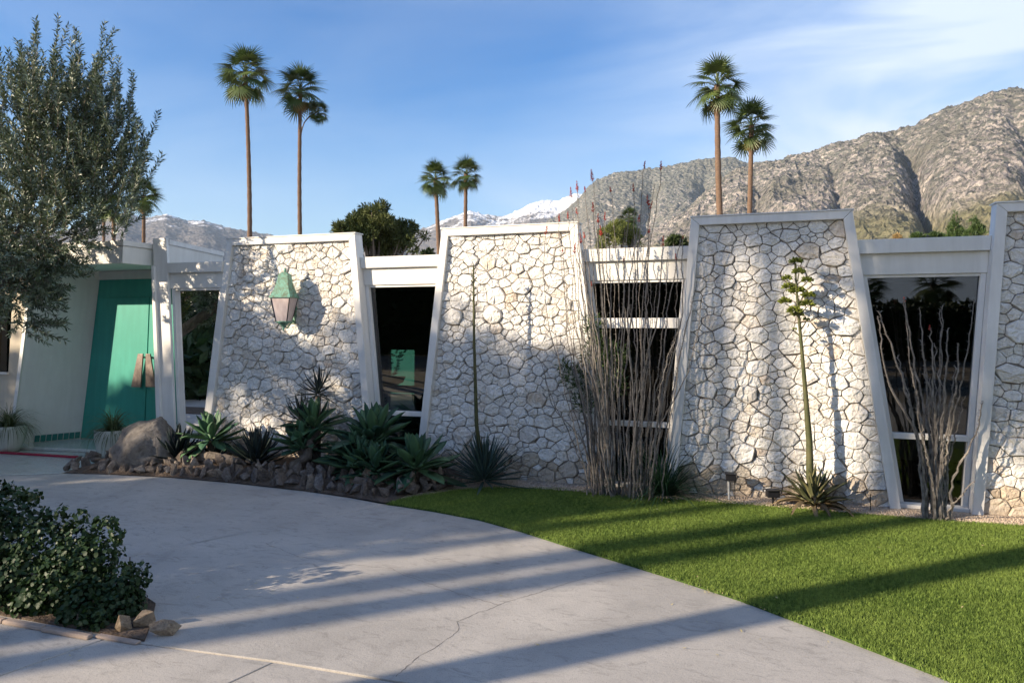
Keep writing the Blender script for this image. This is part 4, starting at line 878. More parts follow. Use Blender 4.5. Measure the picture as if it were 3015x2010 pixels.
for px, py, f in ((2585, 915, 0), (2585, 930, 0), (2645, 1045, 0), (2660, 880, 0), (2663, 885, .5), (2705, 905, 0), (2712, 1000, 0), (2773, 900, 0), (2770, 910, 0), (2740, 965, .4), (2790, 965, 0), (2812, 1075, 0), (2840, 1165, 0), (2870, 885, 0), (2825, 1010, 0), (2755, 1010, 0), (2725, 1060, 0), (2893, 1180, 0), (2865, 1415, 0), (2700, 1150, 0), (2720, 1190, 0), (2775, 1130, 0), (2800, 1180, 0), (2740, 1110, 0), (2690, 1085, 0), (2760, 1220, 0), (2715, 1250, 0)):
    u = (px - 2580) / 310; b_ = at(2722 + 75 * min(1, max(0, u)) + random.uniform(-8, 8), 1505, -.22 + random.uniform(-.08, .08)); b_.z = 0
    t_ = at(px, py, min(-.02, b_.y + random.uniform(-.25, .18))); lean = t_ - b_; hgt = t_.z
    m1 = b_ + Vector((lean.x * random.uniform(.02, .18), lean.y * .3, hgt * .36)); m2 = b_ + Vector((lean.x * random.uniform(.4, .85), lean.y * .8, hgt * .70))
    cane_obj(o2, [b_ - O2, m1 - O2, m2 - O2, t_ - O2], random.uniform(.010, .016), f)
# ------------------------------------------------------------------ shrubs, tufts
def blades(n, L0, L1, W, spread, curve, up=0.0, seed=1, base=0.03):
    r = random.Random(seed); mb = MB()
    for k in range(n):
        az = r.uniform(0, 6.283); el = R(r.uniform(*spread)); L = r.uniform(L0, L1); a = el; x = y = 0; p = Vector((math.cos(az) * base * r.random(), math.sin(az) * base * r.random(), up)); seg = 6; sd = Vector((-math.sin(az), math.cos(az), 0))
        vs = []; 
        for i in range(seg + 1):
            w = W * (1 - (i / seg) ** 2) * .5 + .0004; vs += [p - sd * w, p + sd * w]; p = p + Vector((math.cos(az) * math.cos(a), math.sin(az) * math.cos(a), math.sin(a))) * (L / seg); a -= curve * r.uniform(.6, 1.4) / seg
        mb.add(vs, [(2 * i, 2 * i + 1, 2 * i + 3, 2 * i + 2) for i in range(seg)])
    return mb
gs = at(1955, 1430, -.12); gsh = empty('reed_plant', (gs.x, -.12, .02), 'dark green reedy clump right of the big ocotillo base', 'plant')
blades(420, .3, .85, .009, (8, 82), 1.0, 0, 3, .10).build('leaves', M['reed'], gsh)
mb = blades(26, .15, .4, .006, (5, 60), .8, 0, 8, .05); mb.build('dry_stems', M['cane'], gsh)
def leafy(parent, name, mat, pts, n, L, W, seed, spread=.5):
    r = np.random.default_rng(seed); C = np.array([p[:3] for p in pts]); S = np.array([p[3] for p in pts]); pr = S ** 2.2; idx = r.choice(len(pts), n, p=pr / pr.sum())
    d = r.normal(size=(n, 3)); d /= np.linalg.norm(d, axis=1)[:, None]; c = C[idx] + d * (S[idx] * r.uniform(.25, 1, n) ** .5)[:, None]
    return np_leaves(c, r, L, W, name, mat, parent, dirs=d * .6 + np.array([0, 0, spread]))
def np_leaves(c, r, L, W, name, mat, parent, dirs=None, jit=.8):
    n = len(c); d = (dirs if dirs is not None else 0) + r.normal(size=(n, 3)) * jit; d /= np.linalg.norm(d, axis=1)[:, None]
    s = np.cross(d, r.normal(size=(n, 3))); s /= np.linalg.norm(s, axis=1)[:, None]; nn = np.cross(d, s)
    l = (L * r.uniform(.6, 1.25, n))[:, None]; w = (W * r.uniform(.7, 1.2, n))[:, None] * .5
    V = np.stack([c, c + d * l * .5 + s * w + nn * w * .35, c + d * l, c + d * l * .5 - s * w + nn * w * .35], 1).reshape(-1, 3)
    i = np.arange(n)[:, None] * 4; F = np.concatenate([i + np.array([0, 1, 2]), i + np.array([0, 2, 3])])
    return link(name, np_mesh(name, V, F, mat), parent)
q = at(1745, 1440, -.06); sh = empty('oleander_shrub', (q.x, -.06, .02), 'slim leafy green shrub tangled among the ocotillo canes', 'shrub')
def rel(px, py, Y, s): p = at(px, py, Y) - sh.location; return (p.x, p.y, p.z, s)
for a in ((1745, 900), (1690, 1080), (1810, 1020), (1770, 1100)):
    p = Vector(rel(*a, -.10, 0)[:3]); mb = MB(); mb.tube([(0, 0, 0), p * .5 + Vector((.03, 0, 0)), p], [.012, .009, .004], 5); mb.build('stem', M['bark'], sh)
leafy(sh, 'leaves', M['shrub'], [rel(1745, 960, -.1, .11), rel(1755, 1040, -.1, .15), rel(1690, 1110, -.12, .12), rel(1810, 1050, -.05, .13), rel(1720, 1180, -.08, .12), rel(1800, 1130, -.05, .14), rel(1660, 1080, -.12, .06)], 1500, .075, .014, 5)
for px, py, Y, lab in ((22, 1322, -.42, 'pale pot with an arching grassy tuft left of the entry'), (330, 1330, -.25, 'pale pot with an arching grassy tuft behind the boulder')):
    p = at(px, py, Y); g_ = empty('potted_grass', (p.x, Y, .012), lab, 'potted plant', 'grassy pots flanking the door')
    mb = MB(); mb.lathe([(.13, 0), (.17, .08), (.20, .22), (.205, .32), (.185, .32), (.18, .30), (.02, .29)], 20); mb.build('pot', M['pot'], g_, True)
    blades(260, .30, .55, .006, (15, 88), 1.9, .30, 4, .07).build('leaves', M['grasstuft'], g_)
    blades(120, .30, .5, .005, (-10, 30), 1.8, .30, 5, .10).build('dry_leaves', M['litter'] if False else M['grasstuft'], g_)
# spotlights
def spot(px, py, Y, lab, post, rot):
    p = at(px, py, Y); g_ = empty('garden_spotlight', (p.x, Y, .02), lab, 'spotlight', 'black garden spotlights at the wall foot', rot); h = p.z - .02
    mb = MB(); mb.box((-.045, -.03, h - .03), (.045, .03, h + .03)); hd = mb.build('lamp_head', M['black'], g_, bevel=.006)
    mb = MB(); mb.box((-.052, -.045, h + .030), (.052, .032, h + .036)); mb.build('hood', M['black'], hd)
    if post:
        mb = MB(); mb.tube([(-.02, 0, -.03), (-.02, 0, h - .03)], .011, 8); mb.build('stake', M['grey_plastic'], g_)
        mb = MB(); mb.tube([(.03, 0, 0), (.032, 0, h - .03)], .004, 5); mb.build('cable', M['black'], g_)
    else:
        mb = MB(); mb.tube([(0, 0, -.03), (0, 0, h - .03)], .009, 8); mb.build('stake', M['black'], g_)
    return g_
spot(2152, 1404, -.14, 'small black spotlight on a grey stake at the foot of the striped wall', True, 0)
s2_ = spot(2275, 1452, -.26, 'black spotlight lying low beside the flowering agave', False, .3); s2_.scale = (1.2, 1.2, 1)
mb = MB(); p = at(2562, 1478, -.15); mb.tube([(0, 0, 0), (.004, 0, .14)], .004, 5); tag(mb.build('sprinkler_riser', M['black'], None, loc=(p.x, -.15, .02)), 'thin black irrigation riser before the post of the wide window', 'irrigation riser')

# ------------------------------------------------------------------ hedge, curb
hg = empty('hedge', (-4.4, -3.95, 0), 'glossy dark green round leaved bush in the lower left corner', 'bush')
HL = Vector((-4.4, -3.95, 0))
lobes = []
def lobe(px, py, Y, s):
    p = at(px, py, Y) - HL; lobes.append((p.x, p.y, max(p.z, .05), s))
for a in ((350, 1735, -3.92, .135), (395, 1700, -3.85, .09), (290, 1640, -3.86, .14), (330, 1790, -4.0, .11), (230, 1600, -3.86, .13), (130, 1600, -3.92, .16), (160, 1730, -4.0, .16), (250, 1770, -4.02, .15), (280, 1840, -4.12, .075), (60, 1700, -4.0, .20), (40, 1560, -3.9, .20), (-40, 1520, -3.9, .22), (-60, 1680, -4.0, .24), (100, 1790, -4.05, .13), (0, 1780, -4.0, .16), (-150, 1600, -3.9, .3), (-300, 1600, -3.9, .3), (200, 1680, -3.95, .16), (250, 1690, -3.9, .16), (200, 1830, -4.12, .07), (385, 1790, -3.92, .08), (375, 1760, -3.85, .10), (240, 1860, -4.16, .04)):
    lobe(*a)
for k, (px, py) in enumerate(((140, 1500), (185, 1495), (240, 1505), (290, 1530), (345, 1565), (100, 1450), (60, 1440), (20, 1430), (205, 1540), (170, 1550), (325, 1525))):
    lobe(px, py + 12, -3.86, .045)
r = np.random.default_rng(3); C = np.array([l[:3] for l in lobes]); S = np.array([l[3] for l in lobes]); n = 15000
pr = S ** 2; idx = r.choice(len(S), n, p=pr / pr.sum()); d = r.normal(size=(n, 3)); d /= np.linalg.norm(d, axis=1)[:, None]
c = C[idx] + d * (S[idx] * r.uniform(.55, 1.05, n))[:, None]; c[:, 2] = np.maximum(c[:, 2], .02)
def round_leaves(c, d, r, L, name, mat, parent):
    n = len(c); u = d + r.normal(size=(n, 3)) * .55 + np.array([0, 0, .3]); u /= np.linalg.norm(u, axis=1)[:, None]
    a = np.cross(u, r.normal(size=(n, 3))); a /= np.linalg.norm(a, axis=1)[:, None]; b = np.cross(u, a); l = (L * r.uniform(.6, 1.2, n))[:, None]
    ring = [(-1, 0, .22), (-.45, .72, .06), (.45, .78, .06), (1, 0, .25), (.45, -.78, .06), (-.45, -.72, .06)]
    V = np.stack([c + a * l * x + b * l * y * .85 + u * l * z for x, y, z in ring] + [c], 1).reshape(-1, 3)
    i = np.arange(n)[:, None] * 7; F = np.concatenate([i + np.array([k, (k + 1) % 6, 6]) for k in range(6)])
    return link(name, np_mesh(name, V, F, mat, True), parent)
round_leaves(c, d, r, .0155, 'foliage', M['hedge'], hg)
mb = MB()
for l in lobes:
    for k in range(3 if l[3] > .12 else 0):
        q = Vector(l[:3]) + Vector((random.gauss(0, .05), random.gauss(0, .05), 0)); mb.tube([(q.x * .9 + .02, q.y * .9, 0), (q.x, q.y, q.z * .5), (q.x, q.y, q.z * .8)], [.008, .006, .003], 5, False)
mb.build('stems', M['bark'], hg)['kind'] = 'stuff'
cb_ = empty('curb', (-4, -4.2, 0), 'low pinkish mortar curb under the lower left bush', 'curb')
xs = [-6.2, -5.4, -4.75, -4.2, -3.92, -3.63, -3.30, -3.02]
for a, b in zip(xs[:-1], xs[1:]):
    mb = MB(); y0 = -4.215 + random.uniform(-.004, .004) + (0.03 if b > -3.2 else 0) ; h = .022 if b < -3.1 else .014
    mb.hexa([(a + 4 + .004, y0 + 4.2 - .022, .0015), (b + 4 - .004, y0 + 4.2 - .018, .0015), (b + 4 - .004, y0 + 4.2 + .02, .0015), (a + 4 + .004, y0 + 4.2 + .02, .0015)], [(a + 4 + .006, y0 + 4.2 - .018, h), (b + 4 - .006, y0 + 4.2 - .012, h * .9), (b + 4 - .006, y0 + 4.2 + .018, h), (a + 4 + .006, y0 + 4.2 + .018, h)])
    mb.build('curb_block', M['curb'], cb_, bevel=.006)
mb = MB(); mb.hexa([(-14, -4.18, .001), (-3.02, -4.15, .001), (-3.15, -3.98, .001), (-3.35, -3.75, .001), (-3.9, -3.5, .001), (-14, -3.2, .001)], [(-14, -4.18, .012), (-3.02, -4.15, .012), (-3.15, -3.98, .012), (-3.35, -3.75, .012), (-3.9, -3.5, .012), (-14, -3.2, .012)])
tag(mb.build('hedge_bed', M['soil']), kind='structure')

# ------------------------------------------------------------------ olive tree
ol = dep(-110, 1300, 8.3); ot = empty('olive_tree', (ol.x, ol.y, 0), 'silvery olive tree with upright shoots filling the upper left corner', 'tree')
OL = Vector((ol.x, ol.y, 0)); OZ = 1.1
def orel(px, py, Z=7.6): return dep(px, py, Z + OZ - min(1.0, max(0, (py - 560) / 280))) - OL   # the low boughs reach out in front of the canopy
base_pts = [Vector((0, 0, 0)), Vector((.05, .02, .6)), Vector((.02, .05, 1.3)), orel(-20, 850)]
mb = MB(); mb.tube(base_pts, [.14, .11, .09, .07], 10)
for a in ((100, 600), (0, 450), (200, 700), (-60, 600), (250, 560), (120, 800)):
    p = orel(*a, 7.6 + random.uniform(-.5, .5)); m_ = base_pts[3].lerp(p, .5) + Vector((0, 0, .08)); mb.tube([base_pts[3], m_, p], [.05, .03, .012], 6, False)
mb.build('trunk', M['bark'], ot, True)
tw = MB(); LC = []; LDIR = []
rr_ = random.Random(5)
def shoot(p0, d0, L, dens=.0125, droop=0.0, leafL=1.0):
    d_ = Vector(d0).normalized(); p = Vector(p0); n = max(4, int(L / dens)); pts = [p.copy()]
    for k in range(n):
        d_ = (d_ + Vector((rr_.gauss(0, .03), rr_.gauss(0, .03), .012 - droop))).normalized(); p = p + d_ * dens
        if k % 6 == 0: pts.append(p.copy())
        s = d_.cross(Vector((rr_.gauss(0, 1), rr_.gauss(0, 1), rr_.gauss(0, 1)))).normalized(); sg = 1 if k % 2 else -1
        LC.append(tuple(p)); LDIR.append(tuple(d_ * .75 + s * sg * .8))
        LC.append(tuple(p)); LDIR.append(tuple(d_ * .75 - s * sg * .8))
    pts.append(p.copy())
    if len(pts) > 1: tw.tube(pts, [.005 * (1 - .8 * i / len(pts)) for i in range(len(pts))], 3, False)
# individual long shoots on the outline (base px, tip px)
for (a, b, c2, d2) in ((95, 230, 108, 52), (75, 260, 85, 120), (160, 220, 192, 52), (150, 260, 185, 130), (225, 260, 235, 75), (260, 300, 288, 50), (250, 330, 283, 120), (60, 300, 52, 155), (120, 300, 130, 110), (330, 340, 350, 170), (345, 380, 375, 175), (370, 420, 402, 205), (200, 300, 208, 105), (300, 400, 305, 215), (330, 450, 365, 240), (380, 470, 405, 300), (395, 520, 435, 320), (370, 560, 470, 362), (380, 610, 455, 440), (360, 660, 430, 475), (340, 700, 410, 520), (15, 330, 20, 190), (-20, 350, -10, 230), (40, 250, 100, 150), (290, 350, 300, 180)):
    for q in range(2):
        Z = 7.55 + rr_.uniform(-.35, .35); p0 = orel(a + rr_.uniform(-15, 15), b + rr_.uniform(-10, 10), Z); p1 = orel(c2 + (rr_.uniform(-14, 14) if q else 0), d2 + (rr_.uniform(10, 60) if q else 0), Z + rr_.uniform(-.1, .1)); shoot(p0, p1 - p0, (p1 - p0).length)
# crown volume: ellipsoids in the picture turned to real lobes
lob = [(110, 430, 200, 190), (40, 560, 230, 200), (210, 510, 160, 160), (80, 690, 190, 130), (290, 600, 90, 125), (20, 760, 160, 160), (160, 670, 130, 70), (280, 450, 100, 110), (70, 320, 120, 120), (200, 340, 110, 100), (345, 500, 60, 80), (60, 870, 90, 110), (90, 770, 90, 60)]
for (cx_, cy_, rx_, ry_) in lob:
    nsh = int(rx_ * ry_ / 225)
    for k in range(nsh):
        while True:
            u, v, w_ = rr_.uniform(-1, 1), rr_.uniform(-1, 1), rr_.uniform(-1, 1)
            if u * u + v * v + w_ * w_ < 1: break
        if cx_ + u * rx_ < -25: continue
        p0 = orel(cx_ + u * rx_, cy_ + v * ry_, 7.6 + w_ * min(rx_, ry_) / 2150 * 7.6 * 1.1)
        out = Vector((u * .9 * .94, u * .3 + w_ * .6, -v * .55 + (.75 if cy_ < 640 else .1)))
        if cy_ > 740: out = Vector((u + .3, w_, -.35 + rr_.uniform(-.3, .3)))
        shoot(p0, out, rr_.uniform(.22, .48), .0135)
for k in range(60):   # hanging lower twigs over the canopy
    p0 = orel(rr_.uniform(-20, 190), rr_.uniform(690, 800), 7.6 + rr_.uniform(-.4, .3)); p1 = orel(rr_.uniform(-10, 230) , rr_.uniform(780, 960), 7.6); shoot(p0, (p1 - p0).normalized() * .7 + Vector((.3, 0, -.1)), rr_.uniform(.15, .32), .016)
for (a, b, c2, d2) in ((200, 700, 275, 705), (150, 720, 240, 745), (120, 760, 215, 800), (120, 800, 170, 895), (60, 850, 110, 965), (80, 880, 100, 960), (230, 640, 355, 625), (150, 720, 200, 770)):
    p0, p1 = orel(a, b), orel(c2, d2); shoot(p0, p1 - p0, (p1 - p0).length, .015)
tw.build('twigs', M['bark'], ot)
LC = np.array(LC); LDIR = np.array(LDIR)
np_leaves(LC, np.random.default_rng(9), .068, .017, 'foliage', M['olive'], ot, LDIR, .22)
print('olive leaves', len(LC))

# ------------------------------------------------------------------ palms
def frond_mesh(name, mat, seed, pet=0.95, blade=0.98, nb=20, droopy=0.5):
    r = random.Random(seed); mb = MB(); P = []; a = 0.15; p = Vector((0, 0, 0))
    for k in range(5): P.append(p.copy()); p = p + Vector((math.cos(a), 0, math.sin(a))) * pet / 4; a -= .12
    mb.tube(P, [.026, .022, .018, .015, .012], 4, False); h = P[-1]; dx = Vector((math.cos(a), 0, math.sin(a))); dy = Vector((0, 1, 0)); dz = dx.cross(dy)
    for k in range(nb):
        th = R(-118 + 236 * k / (nb - 1)) + r.uniform(-.03, .03); L = blade * (0.78 + .22 * math.cos(th * .7)) * r.uniform(.88, 1.06)
        d_ = dx * math.cos(th) + dy * math.sin(th) + dz * (-.12 * abs(math.sin(th))); q = h.copy(); w = .042; sd = (-dx * math.sin(th) + dy * math.cos(th)); vs = []
        seg = 4
        for i in range(seg + 1):
            s = i / seg; ww = w * (.35 + 1.5 * s if s < .4 else .95 * (1 - (s - .4) / .6) + .05) ; vs += [q - sd * ww, q + sd * ww + Vector((0, 0, .006))]
            q = q + d_ * L / seg; d_ = (d_ + Vector((0, 0, -droopy * (.06 + .30 * s * s) * r.uniform(.7, 1.5)))).normalized()
        mb.add(vs, [(2 * i, 2 * i + 1, 2 * i + 3, 2 * i + 2) for i in range(seg)])
    return mb.mesh(name, mat)
FR = [frond_mesh('frond', M['palm'], s, droopy=1.05 + .5 * (s % 2)) for s in range(4)]
FD = [frond_mesh('dry_frond', M['palm_dry'], 10 + s, .6, .7, 18, 2.2) for s in range(2)]
def palm(base, top, r0, r1, lab, size=1.0, nf=38, nd=10, group='tall fan palms behind the house', elmin=-52, seed=0, cat='palm tree', curve=0.0, bend=0.0, lin=None):
    rr = random.Random(seed); base = Vector(base); top = Vector(top); t_ = empty('palm_tree', base, lab, cat, group)
    H = top - base; n = 14; P = []; rad = []
    for k in range(n * 3 + 1):
        u = k / (n * 3); Lv = lin if lin is not None else Vector((0, 0, 0)); kb = u ** (1 + bend); P.append(Vector((Lv.x * u + (H.x - Lv.x) * kb, Lv.y * u + (H.y - Lv.y) * kb, H.z * u)) + Vector((math.sin(u * 3.1) * curve, 0, 0))); rad.append((r0 + (r1 - r0) * u) * (1 + .06 * ((k % 2) * 2 - 1)) * (1.25 if u > .97 else 1))
    mb = MB(); mb.tube(P, rad, 9); mb.build('trunk', M['palm_trunk'], t_, True)
    for k in range(nf):
        u = (k + .5) / nf; el = R(elmin + (86 - elmin) * u ** .8 + rr.uniform(-9, 9)); az = k * 2.39996 + rr.uniform(-.25, .25)
        rot = Matrix.Rotation(az, 3, 'Z') @ Matrix.Rotation(-el, 3, 'Y') @ Matrix.Rotation(rr.uniform(-.5, .5), 3, 'X')
        link('frond', rr.choice(FR), t_, H + Vector((0, 0, -.35 + .45 * u)) * size, rot.to_euler(), size * rr.uniform(.88, 1.08) * (1 - .12 * u))
    for k in range(nd):
        az = rr.uniform(0, 6.28); rot = Matrix.Rotation(az, 3, 'Z') @ Matrix.Rotation(R(rr.uniform(58, 80)), 3, 'Y')
        link('dry_frond', rr.choice(FD), t_, H + Vector((0, 0, -.45)) * size, rot.to_euler(), size * rr.uniform(.7, 1.0))
    return t_
def palm_px(bx, tx, ty, Z, lab, rpx, **k):
    b_ = dep(bx, 955, Z); b_.z = 0; t_ = dep(tx, ty, Z); wpx = k.pop('w', 11)
    return palm(b_, t_, wpx * .62 / 2150 * Z, wpx * .42 / 2150 * Z, lab, rpx * 1.22 / 2150 * Z / 1.72, **k)
palm_px(732, 722, 215, 48, 'tallest fan palm, left one of the two tall palms above the lantern wall', 80, nd=12, seed=1, w=13, curve=.25)
palm_px(896, 885, 262, 50, 'second tall fan palm above the lantern wall with a green crown behind it', 72, nd=5, seed=2, w=12, curve=-.2)
p2v = dep(885, 262, 50) - dep(896, 955, 50)
palm_px(896, 938, 328, 50.8, 'small palm crown showing just behind the second tall palm', 32, nd=0, seed=3, w=4, bend=30, curve=-.2, lin=p2v * .91)
palm_px(424, 424, 575, 42, 'short fan palm peeking out right of the olive tree', 52, nd=8, seed=4, w=11)
palm_px(337, 335, 610, 55, 'palm with its thick trunk half hidden below the olive branches', 45, nd=6, seed=5, w=12)
palm_px(308, 306, 610, 60, 'thin trunked palm almost hidden behind the olive tree', 38, nd=4, seed=6, w=9)
palm_px(1306, 1282, 525, 62, 'left palm of the lower pair above the bare stalk wall, trunk leaning', 52, nd=8, seed=7, w=13)
palm_px(1366, 1372, 512, 66, 'right palm of the lower pair above the bare stalk wall', 50, nd=6, seed=8, w=12)
palm_px(2146, 2112, 250, 44, 'taller palm of the right pair before the rocky mountain', 82, nd=8, seed=9, w=18, curve=-.2)
palm_px(2196, 2213, 370, 47, 'shorter palm of the right pair before the rocky mountain', 76, nd=12, seed=10, w=15)
palm_px(1850, 1852, 640, 60, 'small palm top seen behind the ocotillo tips', 32, nd=2, seed=12, w=8, group=None)

# ------------------------------------------------------------------ background trees
def tree(name, lab, lobes_, n, L, W, mat, trunk, group=None, cat='tree', seed=1, upward=.3, thin=1.0, dense=1.0, fork=.35):
    b_ = Vector(trunk); t_ = empty(name, b_, lab, cat, group); r = np.random.default_rng(seed)
    C = np.array([l[:3] for l in lobes_]) - np.array(b_); S = np.array([l[3] for l in lobes_]); pr = S ** 2.3
    # sub-clumps give the crown light and dark masses and an uneven outline
    m_ = max(14, int(18 * len(S))); idx = r.choice(len(S), m_, p=pr / pr.sum()); d = r.normal(size=(m_, 3)); d /= np.linalg.norm(d, axis=1)[:, None]
    c = C[idx] + d * (S[idx] * r.uniform(.45, .95, m_))[:, None]; cs = S[idx] * r.uniform(.20, .38, m_) * dense
    k = r.choice(m_, n, p=cs ** 2 / (cs ** 2).sum()); d = r.normal(size=(n, 3)); d /= np.linalg.norm(d, axis=1)[:, None]; pts = c[k] + d * (cs[k] * r.uniform(.3, 1.0, n) ** .6)[:, None]
    np_leaves(pts, r, L, W, 'crown', mat, t_, d * .8 + np.array([0, 0, upward]), .5)
    mb = MB(); H = float(C[:, 2].mean()); mb.tube([(0, 0, 0), (.1, 0, H * .4), (0, 0, H * .8)], [max(.05, H * .035) * thin, H * .028 * thin, H * .015 * thin], 8)
    for q in range(0, m_, 3): mb.tube([(0, 0, H * fork), tuple((np.array([0, 0, H * fork]) + c[q]) / 2 + np.array([0, 0, .1])), tuple(c[q])], [H * .014 * thin, H * .009 * thin, H * .004 * thin], 4, False)
    mb.build('trunk', M['bark'], t_, True); return t_
def lb(px, py, Z, rpx): p = dep(px, py, Z); return (p.x, p.y, p.z, rpx / 2150 * Z)
def tb_(px, Z): p = dep(px, 955, Z); return (p.x, p.y, 0)
tree('evergreen_tree', 'broad dark evergreen tree behind the roof between lantern wall and sunlit wall', [lb(1100, 660, 40, 72), (*lb(1060, 690, 40, 62),), lb(1150, 690, 41, 66), lb(1010, 690, 40, 46), lb(1195, 720, 40, 42), lb(1225, 690, 41, 32), lb(1110, 625, 40, 38), lb(1190, 670, 41, 30)], 26000, .26, .07, M['evergreen'], tb_(1110, 40), seed=1)
tree('evergreen_tree', 'tiny dark treetop just above the roof edge left of the sunlit wall', [lb(1255, 757, 55, 22)], 900, .3, .12, M['conifer'], tb_(1255, 55), seed=2)
tree('palo_verde_tree', 'loose yellow green tree behind the ocotillo tips', [lb(1800, 690, 52, 40), lb(1770, 710, 52, 30), lb(1850, 690, 53, 34), lb(1870, 720, 53, 28)], 5000, .28, .05, M['paloverde'], tb_(1810, 52), seed=3, upward=.7)
tree('garden_shrub', 'dark bushy treetop above the roof left of the striped wall', [lb(1990, 715, 30, 20), lb(1965, 722, 30, 14), lb(2010, 722, 30, 14)], 900, .22, .05, M['conifer'], tb_(1990, 30), seed=4, upward=.8)
tree('cypress_tree', 'pointed green cypress left of its twin behind the roof at right', [lb(2815, 632, 60, 8), lb(2815, 652, 60, 15), lb(2815, 680, 60, 23), lb(2818, 700, 60, 26)], 4000, .30, .07, M['shrub'], tb_(2815, 60), 'cypress tops behind the roof', seed=5, upward=1.2)
tree('cypress_tree', 'broader green cypress right of its twin behind the roof at right', [lb(2872, 640, 58, 7), lb(2868, 660, 58, 16), lb(2875, 685, 58, 24), lb(2862, 700, 58, 24)], 4000, .30, .07, M['shrub'], tb_(2870, 58), 'cypress tops behind the roof', seed=6, upward=1.2)
for k, (px, s) in enumerate(((2645, 8), (2700, 15), (2752, 13), (2775, 12))):
    tree('distant_shrub', ['tiny round treetop above the roof, leftmost of the row at right', 'green treetop above the roof in the middle of the row at right', 'low treetop above the roof just left of the cypresses', 'last small treetop above the roof beside the left cypress'][k], [lb(px, 702, 70, s)], 500, .4, .14, M['shrub'] if k else M['palm_dry'], tb_(px, 70), 'small treetops above the right roof', seed=7 + k, upward=.8)

# ------------------------------------------------------------------ trees behind the camera (they throw the long shadows and show in the glass; some are added to block skylight)
def sp(c, t):    # c = distance from the shadow line through the wall foot, t = metres back towards the sun
    return Vector((c / SDY - t * SDX, -t * SDY, 0))
def spl(c, t, z, s):
    p = sp(c, t); return (p.x, p.y, z, s)
for k, (c_, t_, r0, h_, lab) in enumerate(((1.93, 13.5, .15, 13.0, 'palm across the drive whose trunk shades the near lawn'), (0.62, 22, .17, 12.2, 'palm across the drive, farther left of a close pair'), (1.0, 21, .15, 13.4, 'palm across the drive, nearer of a close pair'), (-.28, 24, .13, 12.4, 'slim palm far across the drive, middle one of three'), (-.58, 25, .12, 13.2, 'slim palm far across the drive, left one of three'), (.12, 23, .11, 12.8, 'slim palm far across the drive, right one of three'))):
    b_ = sp(c_, t_); palm(b_, b_ + Vector((random.uniform(-.15, .15), random.uniform(-.15, .15), h_)), r0, r0 * .8, lab, 1.0, nf=44, nd=14, group='palms across the drive', seed=30 + k)
SH = M['conifer']
tree('street_tree', 'leafy tree across the drive shading the middle of the facade', [spl(-1.7, 15, 5.6, .95), spl(-1.9, 15.5, 6.0, 1.1), spl(-2.7, 15, 5.9, .8), spl(-3.3, 15, 5.6, .5), spl(-.9, 14.5, 3.5, 1.15), spl(-2.0, 15, 3.8, 1.2), spl(-.55, 14, 1.9, .8), spl(-1.6, 15, 2.0, 1.2), spl(-2.6, 15, 5.2, .7)], 36000, .16, .07, SH, tuple(sp(-1.4, 15)), seed=21, dense=1.25)
tree('street_tree', 'leafy tree across the drive shading the entry side', [spl(-4.0, 15, 6.1, .75), spl(-4.8, 15.5, 5.9, .8), spl(-4.2, 15, 4.3, .9), spl(-5.4, 15, 4.9, 1.1), spl(-5.0, 15, 2.6, 1.3), spl(-5.6, 15, 5.4, .7), spl(-3.4, 15, 5.4, .38), spl(-3.3, 15, 3.2, .9)], 34000, .16, .07, SH, tuple(sp(-5, 15)), seed=22, dense=1.3)
tree('street_tree', 'tall thin tree far across the drive above the right walls', [spl(1.5, 22, 9.9, .95), spl(1.9, 22, 11.0, 1.0), spl(.9, 22, 11.2, .9), spl(2.6, 22, 10.2, 1.0), spl(.2, 22, 10.6, .8), spl(-.4, 22, 10.7, .75), spl(.7, 22, 10.5, .7), spl(1.4, 22, 8.8, .7)], 20000, .18, .08, SH, tuple(sp(1.93, 22)), seed=23, thin=.35, fork=.78)
for k, (x, y, h_) in enumerate(((3.6, -52, 5.6), (7.6, -58, 5.0), (11, -50, 4.4), (-3, -60, 7))):
    palm((x, y, 0), (x, y, h_), .2, .17, 'fan palm in the gardens across the street, number seen only in the glass' if False else ['fan palm farthest left in the reflected garden', 'short fan palm in the reflected garden middle', 'short fan palm at the right of the reflected garden', 'tall palm behind the reflected garden'][k], 1.15, nf=36, nd=6, group='palms across the street', seed=50 + k)
for k in range(9):
    x = -22 + k * 6.0; y = -40 + random.uniform(-3, 3)
    tree('garden_tree', ['round', 'low', 'wide', 'dense', 'dark', 'broad', 'bushy', 'squat', 'full'][k] + ' leafy tree in the gardens across the street', [(x, y, 1.2, 1.5), (x + 1.9, y, 1.1, 1.3), (x - 1.8, y + .5, 1.0, 1.2), (x + .4, y, 1.9, 1.1)], 3000, .5, .25, SH, (x, y, 0), 'garden trees across the street', seed=60 + k)

